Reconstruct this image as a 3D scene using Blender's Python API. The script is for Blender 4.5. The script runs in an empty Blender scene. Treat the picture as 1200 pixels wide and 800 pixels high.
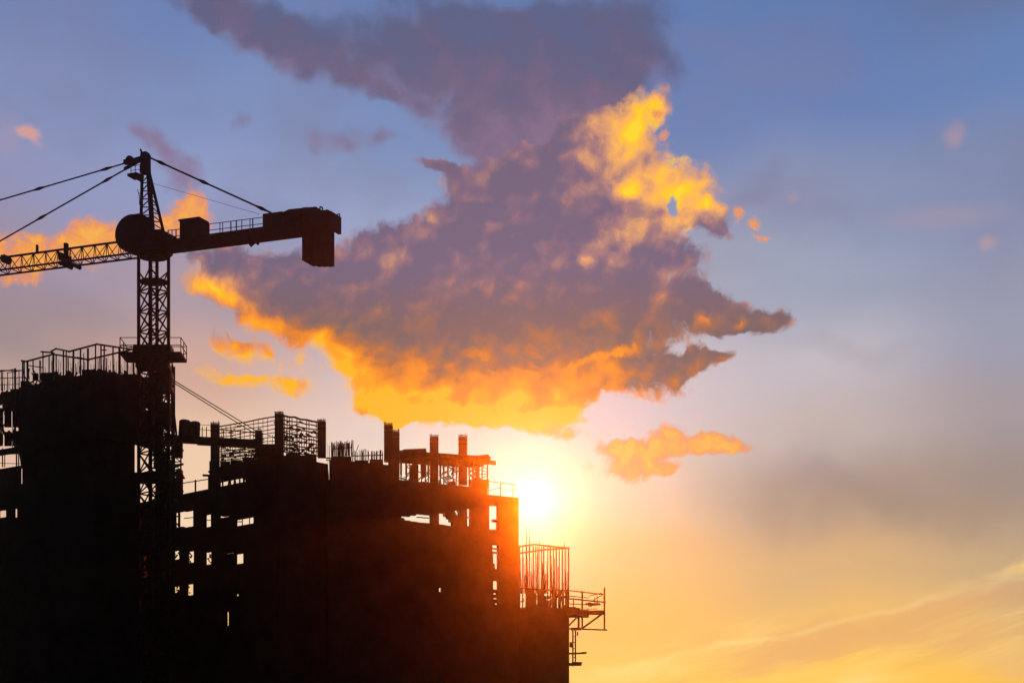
import bpy, math, random
from mathutils import Vector

# ------------------------------------------------------------------ camera, sun, exposure
FPX, VH, CAMZ = 2400.0, 1000.0, 1.6          # focal length and horizon row of a 1200 px wide frame
scene = bpy.context.scene
col = scene.collection
cam_data = bpy.data.cameras.new('camera')
cam_data.sensor_width = 36.0
cam_data.lens = 36.0 * FPX / 1200.0
cam_data.shift_y = (VH - 400.0) / 1200.0
cam_data.clip_start = 0.1
cam_data.clip_end = 20000.0
camera = bpy.data.objects.new('camera', cam_data)
camera.location = (0, 0, CAMZ)
camera.rotation_euler = (math.radians(90), 0, 0)
col.objects.link(camera)
scene.camera = camera
scene.view_settings.view_transform = 'Standard'
scene.view_settings.look = 'None'
scene.view_settings.exposure = 0.0
scene.view_settings.gamma = 1.0
scene.view_settings.use_curve_mapping = False
scene.render.engine = 'CYCLES'
scene.cycles.max_bounces = 3
scene.cycles.diffuse_bounces = 0
scene.cycles.glossy_bounces = 1
scene.cycles.volume_bounces = 0
scene.cycles.use_denoising = True
scene.cycles.use_adaptive_sampling = False   # thin haze: the rare scattering events need every sample
scene.cycles.sample_clamp_indirect = 4.0

HAZE_D, HAZE_G = 1.8e-4, 0.975
SUN_U, SUN_V = 627.0, 584.0
SUN_DIR = Vector(((SUN_U - 600) / FPX, 1.0, (VH - SUN_V) / FPX)).normalized()
SUN_EL = math.asin(SUN_DIR.z)
SUN_AZ = math.atan2(SUN_DIR.x, SUN_DIR.y)     # from +Y, clockwise
sun_data = bpy.data.lights.new('sun', 'SUN')
sun_data.energy = 0.98
sun_data.angle = math.radians(0.5)
sun_data.color = (1.0, 0.115, 0.002)
sun = bpy.data.objects.new('sun', sun_data)
sun.rotation_euler = (-SUN_DIR).to_track_quat('-Z', 'Y').to_euler()
sun.location = SUN_DIR * 400
col.objects.link(sun)

# ------------------------------------------------------------------ sky (procedural world)
def lin(c):
    return [((x / 255.0) / 12.92 if x / 255.0 <= 0.04045 else ((x / 255.0 + 0.055) / 1.055) ** 2.4) for x in c]

def build_sky():
    world = bpy.data.worlds.new('World')
    scene.world = world
    world.use_nodes = True
    nt = world.node_tree
    nt.nodes.clear()
    N, L = nt.nodes, nt.links

    def put(sock, val):
        if isinstance(val, bpy.types.NodeSocket):
            L.new(val, sock)
        else:
            sock.default_value = val

    def M(op, a, b=None, c=None, clamp=False):
        n = N.new('ShaderNodeMath'); n.operation = op; n.use_clamp = clamp
        put(n.inputs[0], a)
        if b is not None: put(n.inputs[1], b)
        if c is not None: put(n.inputs[2], c)
        return n.outputs[0]

    def VM(op, a, b=None, c=None, out=0):
        n = N.new('ShaderNodeVectorMath'); n.operation = op
        put(n.inputs[0], a)
        if b is not None: put(n.inputs[1], b)
        if c is not None: put(n.inputs[3 if op == 'SCALE' else 2], c)
        return n.outputs[1 if op in ('LENGTH', 'DISTANCE', 'DOT_PRODUCT') else 0]

    def sstep(x, a, b, lo=0.0, hi=1.0, kind='SMOOTHSTEP'):
        n = N.new('ShaderNodeMapRange'); n.interpolation_type = kind; n.clamp = True
        put(n.inputs[0], x); put(n.inputs[1], a); put(n.inputs[2], b); put(n.inputs[3], lo); put(n.inputs[4], hi)
        return n.outputs[0]

    def mix(f, a, b):
        n = N.new('ShaderNodeMix'); n.data_type = 'RGBA'; n.clamp_factor = True
        put(n.inputs[0], f)
        for s, v in ((n.inputs[6], a), (n.inputs[7], b)):
            put(s, v if isinstance(v, bpy.types.NodeSocket) else (*v, 1.0))
        return n.outputs[2]

    def rgb(c):
        n = N.new('ShaderNodeRGB'); n.outputs[0].default_value = (*lin(c), 1.0)
        return n.outputs[0]

    def ramp(f, stops, mode='EASE'):
        n = N.new('ShaderNodeValToRGB'); r = n.color_ramp; r.interpolation = mode
        while len(r.elements) > 1: r.elements.remove(r.elements[-1])
        for i, (p, c) in enumerate(stops):
            e = r.elements[0] if i == 0 else r.elements.new(p)
            e.position = p; e.color = (*lin(c), 1.0)
        put(n.inputs[0], f)
        return n.outputs[0]

    def sk(u, v):
        X = (u - 600) / FPX; Z = (VH - v) / FPX
        return 24 * math.atan(X), 24 * math.atan(Z / math.hypot(1, X))

    tc = N.new('ShaderNodeTexCoord')
    d = VM('NORMALIZE', tc.outputs['Generated'])
    sep = N.new('ShaderNodeSeparateXYZ'); L.new(d, sep.inputs[0])
    az = M('MULTIPLY', M('ARCTAN2', sep.outputs[0], sep.outputs[1]), 24.0)
    el = M('MULTIPLY', M('ARCSINE', sep.outputs[2]), 24.0)
    cmb = N.new('ShaderNodeCombineXYZ'); L.new(az, cmb.inputs[0]); L.new(el, cmb.inputs[1])
    P = cmb.outputs[0]                         # azimuth, elevation; one unit = 1/24 rad

    def noise(vec, scale, detail=4.0, rough=0.55, off=(0, 0, 0), stretch=None, dist=0.0, color=False):
        v = VM('ADD', vec, off)
        if stretch: v = VM('MULTIPLY', v, stretch)
        n = N.new('ShaderNodeTexNoise'); n.noise_dimensions = '2D'
        n.inputs['Scale'].default_value = scale; n.inputs['Detail'].default_value = detail
        n.inputs['Roughness'].default_value = rough; n.inputs['Distortion'].default_value = dist
        L.new(v, n.inputs['Vector'])
        return n.outputs[1] if color else n.outputs[0]

    def warp(vec, scale, amp, off, detail=2.0):
        c = noise(vec, scale, detail, 0.55, off, color=True)
        return VM('ADD', vec, VM('MULTIPLY', VM('SUBTRACT', c, (0.5, 0.5, 0.5)), (amp, amp, 0.0)))

    def bump(vec, u, v, ru, rv, rot=0.0, inner=0.5, outer=1.3):
        x, y = sk(u, v)
        sx = abs(sk(u + 20, v)[0] - x) / 20 * ru
        sy = abs(sk(u, v + 20)[1] - y) / 20 * rv
        if not rot:
            return sstep(VM('LENGTH', VM('MULTIPLY_ADD', vec, (1 / sx, 1 / sy, 0), (-x / sx, -y / sy, 0))), outer, inner)
        c, s_ = math.cos(math.radians(rot)), math.sin(math.radians(rot))   # positive = clockwise in the frame
        a = (c / sx, -s_ / sx, 0); b_ = (s_ / sy, c / sy, 0)
        p = M('SUBTRACT', VM('DOT_PRODUCT', vec, a), a[0] * x + a[1] * y)
        q = M('SUBTRACT', VM('DOT_PRODUCT', vec, b_), b_[0] * x + b_[1] * y)
        r = M('SQRT', M('MULTIPLY_ADD', p, p, M('MULTIPLY', q, q)))
        return sstep(r, outer, inner)

    def field(vec, blobs, inner=0.5, outer=1.3):
        tot = None
        for b in blobs:
            u, v, ru, rv = b[:4]; rot = b[4] if len(b) > 4 else 0; w = b[5] if len(b) > 5 else 1.0
            f = bump(vec, u, v, ru, rv, rot, inner, outer)
            tot = M('MULTIPLY', f, w) if tot is None else M('MULTIPLY_ADD', f, w, tot)
        return tot

    # --- clear sky: vertical colour ramps at several azimuths, blended smoothly
    Pw = warp(P, 0.25, 1.2, (3, 7, 0), 2.0)
    sw = N.new('ShaderNodeSeparateXYZ'); L.new(Pw, sw.inputs[0])
    V0, V1 = sk(600, 800)[1], sk(600, 0)[1]
    t = sstep(sw.outputs[1], V0, V1, 0, 1, 'LINEAR')
    def vr(stops):
        out = []
        for v, c in sorted(stops, key=lambda s: -s[0]):
            out.append(((sk(600, v)[1] - V0) / (V1 - V0), c))
        return ramp(t, out)
    cols = [
        (0,    [(0, (112,132,180)), (100, (126,140,184)), (220, (142,144,184)), (330, (152,140,164)), (430, (160,138,140)), (560, (228,188,162)), (800, (240,180,120))]),
        (230,  [(0, (104,128,180)), (120, (120,140,186)), (240, (142,154,196)), (340, (168,150,164)), (430, (206,164,150)), (520, (238,200,170)), (620, (248,214,178)), (720, (240,190,120)), (800, (240,180,110))]),
        (480,  [(0, (98,122,172)), (150, (116,140,186)), (300, (150,164,200)), (480, (228,204,196)), (560, (250,222,196)), (800, (240,180,100))]),
        (720,  [(0, (92,122,178)), (150, (100,126,178)), (330, (162,162,182)), (480, (206,194,200)), (560, (224,202,180)), (650, (236,186,124)), (740, (242,186,98)), (800, (250,198,90))]),
        (950,  [(0, (90,120,174)), (120, (98,126,180)), (240, (134,144,178)), (330, (150,160,184)), (430, (188,182,192)), (520, (190,174,172)), (600, (184,154,134)), (680, (214,172,122)), (760, (238,186,104)), (800, (255,200,84))]),
        (1200, [(0, (96,112,150)), (100, (98,128,182)), (240, (126,138,174)), (400, (152,154,176)), (500, (162,150,156)), (580, (160,142,136)), (680, (196,164,126)), (760, (234,184,112)), (800, (250,190,78))]),
    ]
    base = vr(cols[0][1])
    for (ua, _), (ub, st) in zip(cols, cols[1:]):
        f = sstep(sw.outputs[0], sk(ua, 400)[0], sk(ub, 400)[0])
        base = mix(f, base, vr(st))

    Pf = warp(warp(P, 0.8, 0.45, (11, 2, 0), 2.0), 2.8, 0.26, (5, 9, 0), 6.0)   # billowing edges
    Ps = warp(P, 0.8, 0.9, (31, 17, 0), 3.0)                                     # soft edges
    n_big = noise(P, 0.7, 5.0, 0.55, (1, 4, 0))
    n_mid = noise(Pf, 2.2, 5.0, 0.55, (8, 1, 0))
    n_fine = noise(Pf, 6.5, 5.0, 0.62, (2, 6, 0))

    def puffs(vec, scale, off=(0, 0, 0)):          # rounded cumulus heads
        v = N.new('ShaderNodeTexVoronoi'); v.voronoi_dimensions = '2D'; v.feature = 'SMOOTH_F1'
        v.inputs['Scale'].default_value = scale; v.inputs['Smoothness'].default_value = 0.35
        L.new(VM('ADD', vec, off), v.inputs['Vector'])
        return M('SUBTRACT', 0.42, v.outputs['Distance'])
    Pn = warp(P, 2.6, 0.30, (21, 3, 0), 4.0)
    pf = M('MULTIPLY_ADD', puffs(Pn, 4.2, (3, 1, 0)), 0.5, puffs(Pn, 1.9))

    # --- broad veils in the blue (right) and faint bands
    veil = noise(P, 0.55, 5.0, 0.55, (4, 3, 0), stretch=(0.8, 1.3, 1))
    vm = M('MULTIPLY', sstep(veil, 0.45, 0.68), sstep(el, sk(600, 420)[1], sk(600, 250)[1], 0.0, 0.26))
    base = mix(vm, base, rgb((124,116,146)))
    # grey-brown veil on the right, over the horizon glow
    band = field(Ps, [(1130, 560, 260, 60, 4, .9), (960, 585, 200, 50, 8, .7), (880, 215, 60, 22, -30, .55), (1000, 420, 90, 20, 5, .35), (60, 370, 140, 45, 5, .8)], 0.1, 1.3)
    base = mix(M('MULTIPLY', M('MINIMUM', band, 1.2), M('MULTIPLY_ADD', veil, 0.6, 0.34)), base, ramp(sstep(el, sk(600, 620)[1], sk(600, 200)[1], 0, 1, 'LINEAR'), [(0, (158,134,120)), (0.35, (150,140,150)), (0.6, (146,128,140)), (1, (116,112,146))]))

    # --- cirrus streaks low on the right
    cr, sr = math.cos(math.radians(13)), math.sin(math.radians(13))
    n = N.new('ShaderNodeCombineXYZ')
    Pc = warp(P, 0.7, 0.35, (3, 5, 0), 3.0)
    L.new(VM('DOT_PRODUCT', Pc, (cr, sr, 0)), n.inputs[0]); L.new(VM('DOT_PRODUCT', Pc, (-sr, cr, 0)), n.inputs[1])
    st = noise(n.outputs[0], 1.0, 7.0, 0.6, (7, 3, 0), stretch=(0.30, 2.1, 1))
    sm = field(Ps, [(1120, 740, 260, 55, -14, 1), (900, 765, 240, 45, -8, 1), (760, 790, 160, 40, 0, .7), (1190, 690, 120, 30, -20, .8)], 0.2, 1.3)
    f = M('MULTIPLY', sstep(st, 0.42, 0.72), M('MINIMUM', sm, 1.0))
    base = mix(M('MULTIPLY', f, 0.85), base, rgb((255,214,128)))
    f2 = M('MULTIPLY', sstep(st, 0.50, 0.32), M('MINIMUM', sm, 1.0))
    base = mix(M('MULTIPLY', f2, 0.5), base, rgb((222,160,108)))
    crisp = field(warp(P, 2.5, 0.12, (1, 1, 0)), [(868, 752, 62, 4.5, -3, 1), (960, 734, 90, 5, -13, .7), (1075, 706, 80, 6, -15, .7), (1170, 680, 60, 12, -20, .5)], 0.0, 1.2)
    base = mix(M('MULTIPLY', crisp, 0.38), base, rgb((255,222,150)))

    # --- dark violet cloud along the top
    A = field(Ps, [(235, 8, 60, 26, 10, .7), (300, 40, 70, 30, 32, .95), (365, 78, 60, 32, 20, .9), (430, 98, 55, 22, 10, .7), (470, 55, 70, 30, 0, .9), (500, 20, 80, 22, 0, .4),
                   (560, 55, 80, 50, 10, 1), (600, 105, 90, 42, 20, 1), (665, 130, 70, 45, 20, 1), (690, 60, 80, 50, 0, 1), (640, 20, 120, 30, 0, .7), (760, 75, 50, 34, 20, .7),
                   (480, 120, 40, 16, 10, .4), (430, 175, 60, 12, 6, .35), (285, 140, 18, 12, 0, .5), (205, 185, 45, 20, 20, .62), (170, 165, 22, 14, 0, .4), (385, 165, 30, 10, 0, .25), (640, 165, 95, 34, 0, 1), (560, 150, 70, 30, 10, .8), (600, 60, 130, 60, 10, .5), (690, 150, 60, 40, 0, .8), (500, 100, 60, 30, 20, .6), (640, 192, 90, 32, 0, .8), (705, 130, 60, 44, 0, .6), (700, 110, 60, 50, 0, .6), (380, 40, 60, 30, 0, .35), (220, 200, 40, 18, 20, .3), (750, 20, 60, 40, 0, .4)], 0.0, 1.7)
    a = sstep(M('ADD', A, M('MULTIPLY_ADD', M('SUBTRACT', n_mid, 0.5), 1.3, M('MULTIPLY', M('SUBTRACT', n_big, 0.5), 1.6))), 0.0, 1.15)
    shade = M('ADD', sstep(el, sk(600, 175)[1], sk(600, 20)[1], 0, 1, 'LINEAR'), M('MULTIPLY', M('SUBTRACT', n_mid, 0.5), 1.3))
    shade = M('ADD', shade, sstep(az, sk(420, 0)[0], sk(220, 0)[0], 0, -0.35))
    base = mix(M('MULTIPLY', M('MULTIPLY', a, sstep(A, 0.02, 0.35)), 0.9), base, ramp(shade, [(0, (130,100,130)), (0.35, (110,90,120)), (0.7, (92,86,120)), (1, (84,90,128))], 'LINEAR'))

    # --- the great lit cloud
    body = [(285, 325, 75, 30, 16), (360, 345, 85, 48, 22), (385, 325, 80, 36, 0), (455, 308, 60, 46, 0, 1.1), (430, 360, 90, 60, 0), (545, 350, 120, 100, 0), (590, 260, 76, 66, 0), (556, 262, 46, 60, 0, .9),
            (508, 197, 32, 9, 12, .7), (545, 213, 34, 10, 20, .7), (660, 330, 130, 110, 0), (690, 235, 90, 80, 0), (735, 165, 42, 46, 0), (764, 120, 12, 20, 10, .7), (800, 235, 48, 45, 20), (835, 262, 26, 22, 20, .7),
            (690, 175, 50, 40, 0), (640, 215, 60, 40, 0), (755, 345, 85, 60, 0), (830, 355, 42, 18, 0, .8), (872, 368, 54, 17, 5, .9), (905, 378, 34, 13, 0, .75), (860, 376, 40, 14, 0, .6),
            (790, 420, 62, 24, -5, .9), (845, 415, 25, 12, -10, .6), (715, 440, 100, 36, 0), (560, 430, 150, 62, 0), (450, 440, 72, 42, 20), (600, 482, 110, 22, 4, .8), (490, 478, 100, 22, 0, .8),
            (650, 508, 36, 9, 18, .6), (278, 398, 40, 15, 10, .5), (262, 436, 36, 13, 0, .5), (320, 446, 46, 14, 0, .55), (335, 418, 50, 24, 30, .35), (235, 342, 40, 12, 20, .7), (300, 362, 70, 18, 30, .8), 
            (788, 243, 9, 18, 0, -1.1), (775, 334, 22, 9, -20, -.8), (795, 405, 20, 8, -20, -.6), (772, 410, 8, 8, 0, -.3)]
    B = field(Pf, body, 0.35, 1.35)
    dens = M('ADD', M('MINIMUM', B, 1.3), M('ADD', M('MULTIPLY', M('SUBTRACT', n_mid, 0.5), 1.0), M('MULTIPLY_ADD', M('SUBTRACT', n_fine, 0.5), 1.0, M('MULTIPLY', pf, 0.5))))
    b = M('MULTIPLY', sstep(dens, 0.14, 0.86), sstep(B, 0.03, 0.2))
    lit = [(440, 465, 80, 26, 10, .46), (540, 475, 130, 30, 0, .42), (660, 480, 130, 20, 0, .35), (395, 420, 45, 40, 40, .8), (390, 400, 36, 22, 0, .4), (295, 362, 85, 22, 30, .8), (230, 340, 50, 18, 15, .8), (290, 420, 90, 50, 0, .8),
           (655, 500, 60, 22, 10, .8), (470, 450, 60, 30, 0, .3), (510, 488, 120, 14, 0, .4), (470, 445, 34, 14, 20, -.3), (545, 462, 30, 11, -10, -.4), (420, 478, 30, 9, 10, -.25), (490, 476, 26, 8, 0, -.3), (600, 476, 40, 9, 0, -.25),
           (735, 150, 42, 52, 0, .9), (764, 125, 14, 24, 0, .5), (742, 217, 16, 15, 0, .5), (812, 225, 46, 46, 40, .85), (835, 255, 24, 22, 20, .5), (804, 278, 14, 10, 0, .8), (775, 250, 50, 40, 0, .4), (684, 181, 20, 10, 0, .45),
           (745, 200, 80, 80, 0, .55), (715, 290, 40, 26, -30, .5), (688, 312, 10, 10, 0, .35), (730, 413, 34, 5, -8, .7), (680, 425, 30, 6, -10, .45), (872, 372, 10, 10, 0, .7), (833, 368, 10, 10, 0, .5), (930, 378, 8, 8, 0, .35), (850, 338, 12, 8, -30, .5),
           (512, 255, 8, 14, 0, .45), (700, 435, 90, 20, 0, .25), (785, 330, 30, 16, 0, .3), (570, 275, 20, 20, 0, .25)]
    lf = M('MULTIPLY', field(Pf, lit, 0.0, 1.35), 0.78)
    grad = M('MULTIPLY', sstep(el, sk(600, 372)[1], sk(600, 480)[1]), M('MULTIPLY', sstep(az, sk(880, 0)[0], sk(660, 0)[0]), 0.66))
    up = noise(VM('ADD', Pf, (0.05, -0.10, 0)), 2.2, 5.0, 0.55, (8, 1, 0))
    Pu = VM('ADD', Pn, (0.05, -0.11, 0)); pu = M('MULTIPLY_ADD', puffs(Pu, 4.2, (3, 1, 0)), 0.5, puffs(Pu, 1.9))
    relief = M('MULTIPLY_ADD', M('SUBTRACT', pf, pu), 0.42, M('MULTIPLY', M('SUBTRACT', n_mid, up), 0.35))
    lit_v = M('ADD', M('ADD', lf, grad), M('ADD', relief, M('ADD', M('MULTIPLY', M('SUBTRACT', n_mid, 0.5), 0.6), M('MULTIPLY', M('SUBTRACT', n_fine, 0.5), 0.22))))
    lit_v = M('ADD', lit_v, sstep(dens, 0.75, 0.35, 0.0, 0.16))
    lit_v = M('ADD', lit_v, M('MULTIPLY_ADD', pf, 0.16, 0.03))
    upper = ramp(lit_v, [(0, (108,92,122)), (0.18, (130,100,122)), (0.36, (168,120,120)), (0.55, (220,154,110)), (0.75, (255,180,84)), (0.92, (255,200,30)), (1, (255,214,40))], 'LINEAR')
    lower = ramp(lit_v, [(0, (114,88,94)), (0.2, (140,96,84)), (0.38, (176,102,60)), (0.56, (222,122,34)), (0.75, (246,140,12)), (0.93, (255,160,0)), (1.0, (255,178,0))], 'LINEAR')
    cc = mix(sstep(el, sk(600, 300)[1], sk(600, 400)[1]), upper, lower)
    base = mix(b, base, cc)

    # --- small separate clouds
    Pq = warp(warp(P, 1.6, 0.16, (13, 5, 0), 3.0), 5.5, 0.16, (4, 9, 0), 5.0)
    S = field(Pq, [(728, 524, 34, 9, 2, .9), (742, 540, 28, 22, 0, 1), (762, 532, 30, 18, 0, .6), (785, 549, 16, 9, 0, .8), (786, 505, 20, 9, 0, .8), (800, 514, 40, 10, 4, .8), (845, 521, 46, 9, 3, 1), (800, 526, 60, 8, 0, .6), (700, 545, 22, 18, 0, .3),
                   (864, 250, 9, 9, 0, .8), (884, 260, 9, 8, 20, .8), (893, 276, 11, 5, 10, .7), (774, 134, 6, 6, 0, .8), (777, 158, 8, 7, 0, .7), (660, 508, 40, 10, 8, .6),
                   (108, 276, 36, 22, 0, 1), (85, 290, 56, 15, -8, .9), (25, 298, 44, 24, 0, .9), (226, 245, 20, 24, 0, 1), (212, 262, 34, 22, 0, 1), (150, 290, 50, 12, 0, .7), (16, 326, 36, 8, 0, .5), (60, 306, 70, 10, 0, .4)], 0.2, 1.5)
    ds = M('ADD', S, M('ADD', M('MULTIPLY_ADD', M('SUBTRACT', n_mid, 0.5), 0.6, M('MULTIPLY', pf, 0.25)), M('MULTIPLY', M('SUBTRACT', n_fine, 0.5), 0.8)))
    s = M('MULTIPLY', sstep(ds, 0.12, 0.85), sstep(S, 0.03, 0.22))
    sl = M('ADD', sstep(ds, 0.4, 1.4, 0.2, 0.8), M('MULTIPLY_ADD', M('SUBTRACT', n_fine, 0.5), 1.1, M('MULTIPLY_ADD', pf, 0.4, M('MULTIPLY', M('SUBTRACT', n_mid, up), 1.0))))
    sc = ramp(sl, [(0, (220,144,116)), (0.35, (236,146,84)), (0.7, (250,160,54)), (1, (255,178,50))], 'LINEAR')
    base = mix(M('MULTIPLY', s, 0.9), base, sc)
    # faint rosy wisps
    W = field(warp(P, 3.0, 0.14, (9, 9, 0)), [(33, 154, 15, 10, 0, 1.2), (40, 166, 10, 6, 40, .4), (1118, 160, 14, 20, 10, .3), (1156, 283, 14, 10, 0, .32), (930, 230, 10, 8, 0, .2), (10, 160, 20, 30, 0, .12), (1110, 255, 90, 20, 0, .15)], 0.1, 1.3)
    base = mix(M('MINIMUM', W, 0.85), base, rgb((216,158,146)))

    # --- the air in front (the haze) already adds forward-scattered sunlight; the sky behind is that much darker
    ang = M('ARCCOSINE', M('MINIMUM', VM('DOT_PRODUCT', d, tuple(SUN_DIR)), 1.0))
    a100 = M('MULTIPLY', ang, 24.0)
    nb = sstep(noise(P, 0.6, 3, .5, (2, 2, 0)), 0.3, 0.7, 0.85, 1.15)
    def glow(c, amp, r, power=1.0):
        g = M('POWER', 2.718, M('MULTIPLY', M('POWER', M('DIVIDE', a100, r), power), -1.0))
        n = VM('SCALE', tuple(c), c=M('MULTIPLY', M('MULTIPLY', g, amp), nb))
        return n
    th = M('ADD', M('MULTIPLY', ang, ang), 0.00064)
    hz_r = M('DIVIDE', 2.2e-4 * 380 / FPX, M('MULTIPLY', M('POWER', th, 1.5), M('MAXIMUM', sep.outputs[2], 0.06)))
    sc_ = N.new('ShaderNodeSeparateXYZ'); L.new(base, sc_.inputs[0])
    cc_ = N.new('ShaderNodeCombineXYZ')
    for i, kk in enumerate((1.0, 0.118)):
        df = M('SUBTRACT', sc_.outputs[i], M('MULTIPLY', hz_r, kk * 0.55))
        L.new(M('MULTIPLY', M('ADD', M('SQRT', M('MULTIPLY_ADD', df, df, 0.0015)), df), 0.5), cc_.inputs[i])
    L.new(sc_.outputs[2], cc_.inputs[2])
    out = cc_.outputs[0]
    for c, amp, r, p in (((1, .95, .85), 1.0, .26, 1.2), ((.9, .82, .62), .05, 1.1, 1.7), ((.12, .80, .55), .20, 1.0, 1.4)):
        out = VM('ADD', out, glow(c, amp, r, p))

    # physically based sky for the light overall (low sun)
    ns = N.new('ShaderNodeTexSky'); ns.sky_type = 'NISHITA'; ns.sun_disc = False
    ns.sun_elevation = SUN_EL; ns.sun_rotation = SUN_AZ
    ns.air_density = 1.0; ns.dust_density = 1.5
    nish = VM('SCALE', ns.outputs[0], c=0.0012)
    # the sky away from the sunset is dusk-dark
    fwd = VM('DOT_PRODUCT', d, (0.0, 1.0, 0.0))
    fade = sstep(fwd, 0.74, 0.885)
    out = VM('ADD', mix(fade, (0.0035, 0.004, 0.007), out), nish)
    bg = N.new('ShaderNodeBackground'); bg.inputs['Strength'].default_value = 1.0
    L.new(out, bg.inputs['Color'])
    wo = N.new('ShaderNodeOutputWorld'); L.new(bg.outputs[0], wo.inputs['Surface'])
    world.cycles.sampling_method = 'MANUAL'
    world.cycles.sample_map_resolution = 512
build_sky()

# ------------------------------------------------------------------ materials
def material(name, base, rough=0.85, metal=0.0, var=0.35, scale=1.5, second=None, bump=0.0):
    m = bpy.data.materials.new(name); m.use_nodes = True
    nt = m.node_tree; N, L = nt.nodes, nt.links
    bs = N['Principled BSDF']
    bs.inputs['Roughness'].default_value = rough
    bs.inputs['Metallic'].default_value = metal
    tc = N.new('ShaderNodeTexCoord')
    no = N.new('ShaderNodeTexNoise'); no.inputs['Scale'].default_value = scale
    no.inputs['Detail'].default_value = 6; no.inputs['Roughness'].default_value = 0.65
    L.new(tc.outputs['Object'], no.inputs['Vector'])
    r = N.new('ShaderNodeValToRGB')
    r.color_ramp.elements[0].position = 0.3; r.color_ramp.elements[1].position = 0.7
    c2 = second or tuple(min(1, c * (1 + var)) for c in base)
    r.color_ramp.elements[0].color = (*[c * (1 - var) for c in base], 1)
    r.color_ramp.elements[1].color = (*c2, 1)
    L.new(no.outputs[0], r.inputs[0]); L.new(r.outputs[0], bs.inputs['Base Color'])
    if bump:
        b = N.new('ShaderNodeBump'); b.inputs['Strength'].default_value = bump
        n2 = N.new('ShaderNodeTexNoise'); n2.inputs['Scale'].default_value = scale * 8
        L.new(tc.outputs['Object'], n2.inputs['Vector'])
        L.new(n2.outputs[0], b.inputs['Height']); L.new(b.outputs[0], bs.inputs['Normal'])
    return m
MC = material('raw_concrete', (0.17, 0.16, 0.15), 0.92, 0, 0.3, 0.6, bump=0.3)
MS = material('rusty_steel', (0.10, 0.055, 0.035), 0.75, 0.3, 0.4, 3.0)
MG = material('crane_paint', (0.07, 0.05, 0.03), 0.7, 0.0, 0.3, 1.0)
MD = material('dark_paint', (0.05, 0.05, 0.055), 0.6, 0.0, 0.3, 1.0)
MT = material('galvanised_tube', (0.16, 0.16, 0.16), 0.55, 0.6, 0.3, 2.0)
MW = material('formwork_timber', (0.16, 0.10, 0.055), 0.85, 0.0, 0.4, 2.5)
MB_ = material('ballast_concrete', (0.16, 0.155, 0.15), 0.9, 0, 0.25, 0.8)
MR = material('steel_rope', (0.06, 0.06, 0.06), 0.5, 0.8, 0.2, 5.0)
MP = material('plastic_drum', (0.03, 0.06, 0.12), 0.5, 0.0, 0.2, 3.0)
ME = material('site_earth', (0.11, 0.085, 0.06), 0.95, 0, 0.4, 0.08, bump=0.5)

# ------------------------------------------------------------------ mesh helpers
def P(u, v, Y):
    """world point seen at (u, v) of the 1200x800 frame, Y metres away"""
    return Vector(((u - 600) / FPX * Y, Y, CAMZ + (VH - v) / FPX * Y))

def level(u, v, Y, u2, v2):
    """depth of a point at (u2, v2) that has the same height as (u, v, Y)"""
    return Y * (VH - v) / (VH - v2)

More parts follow.
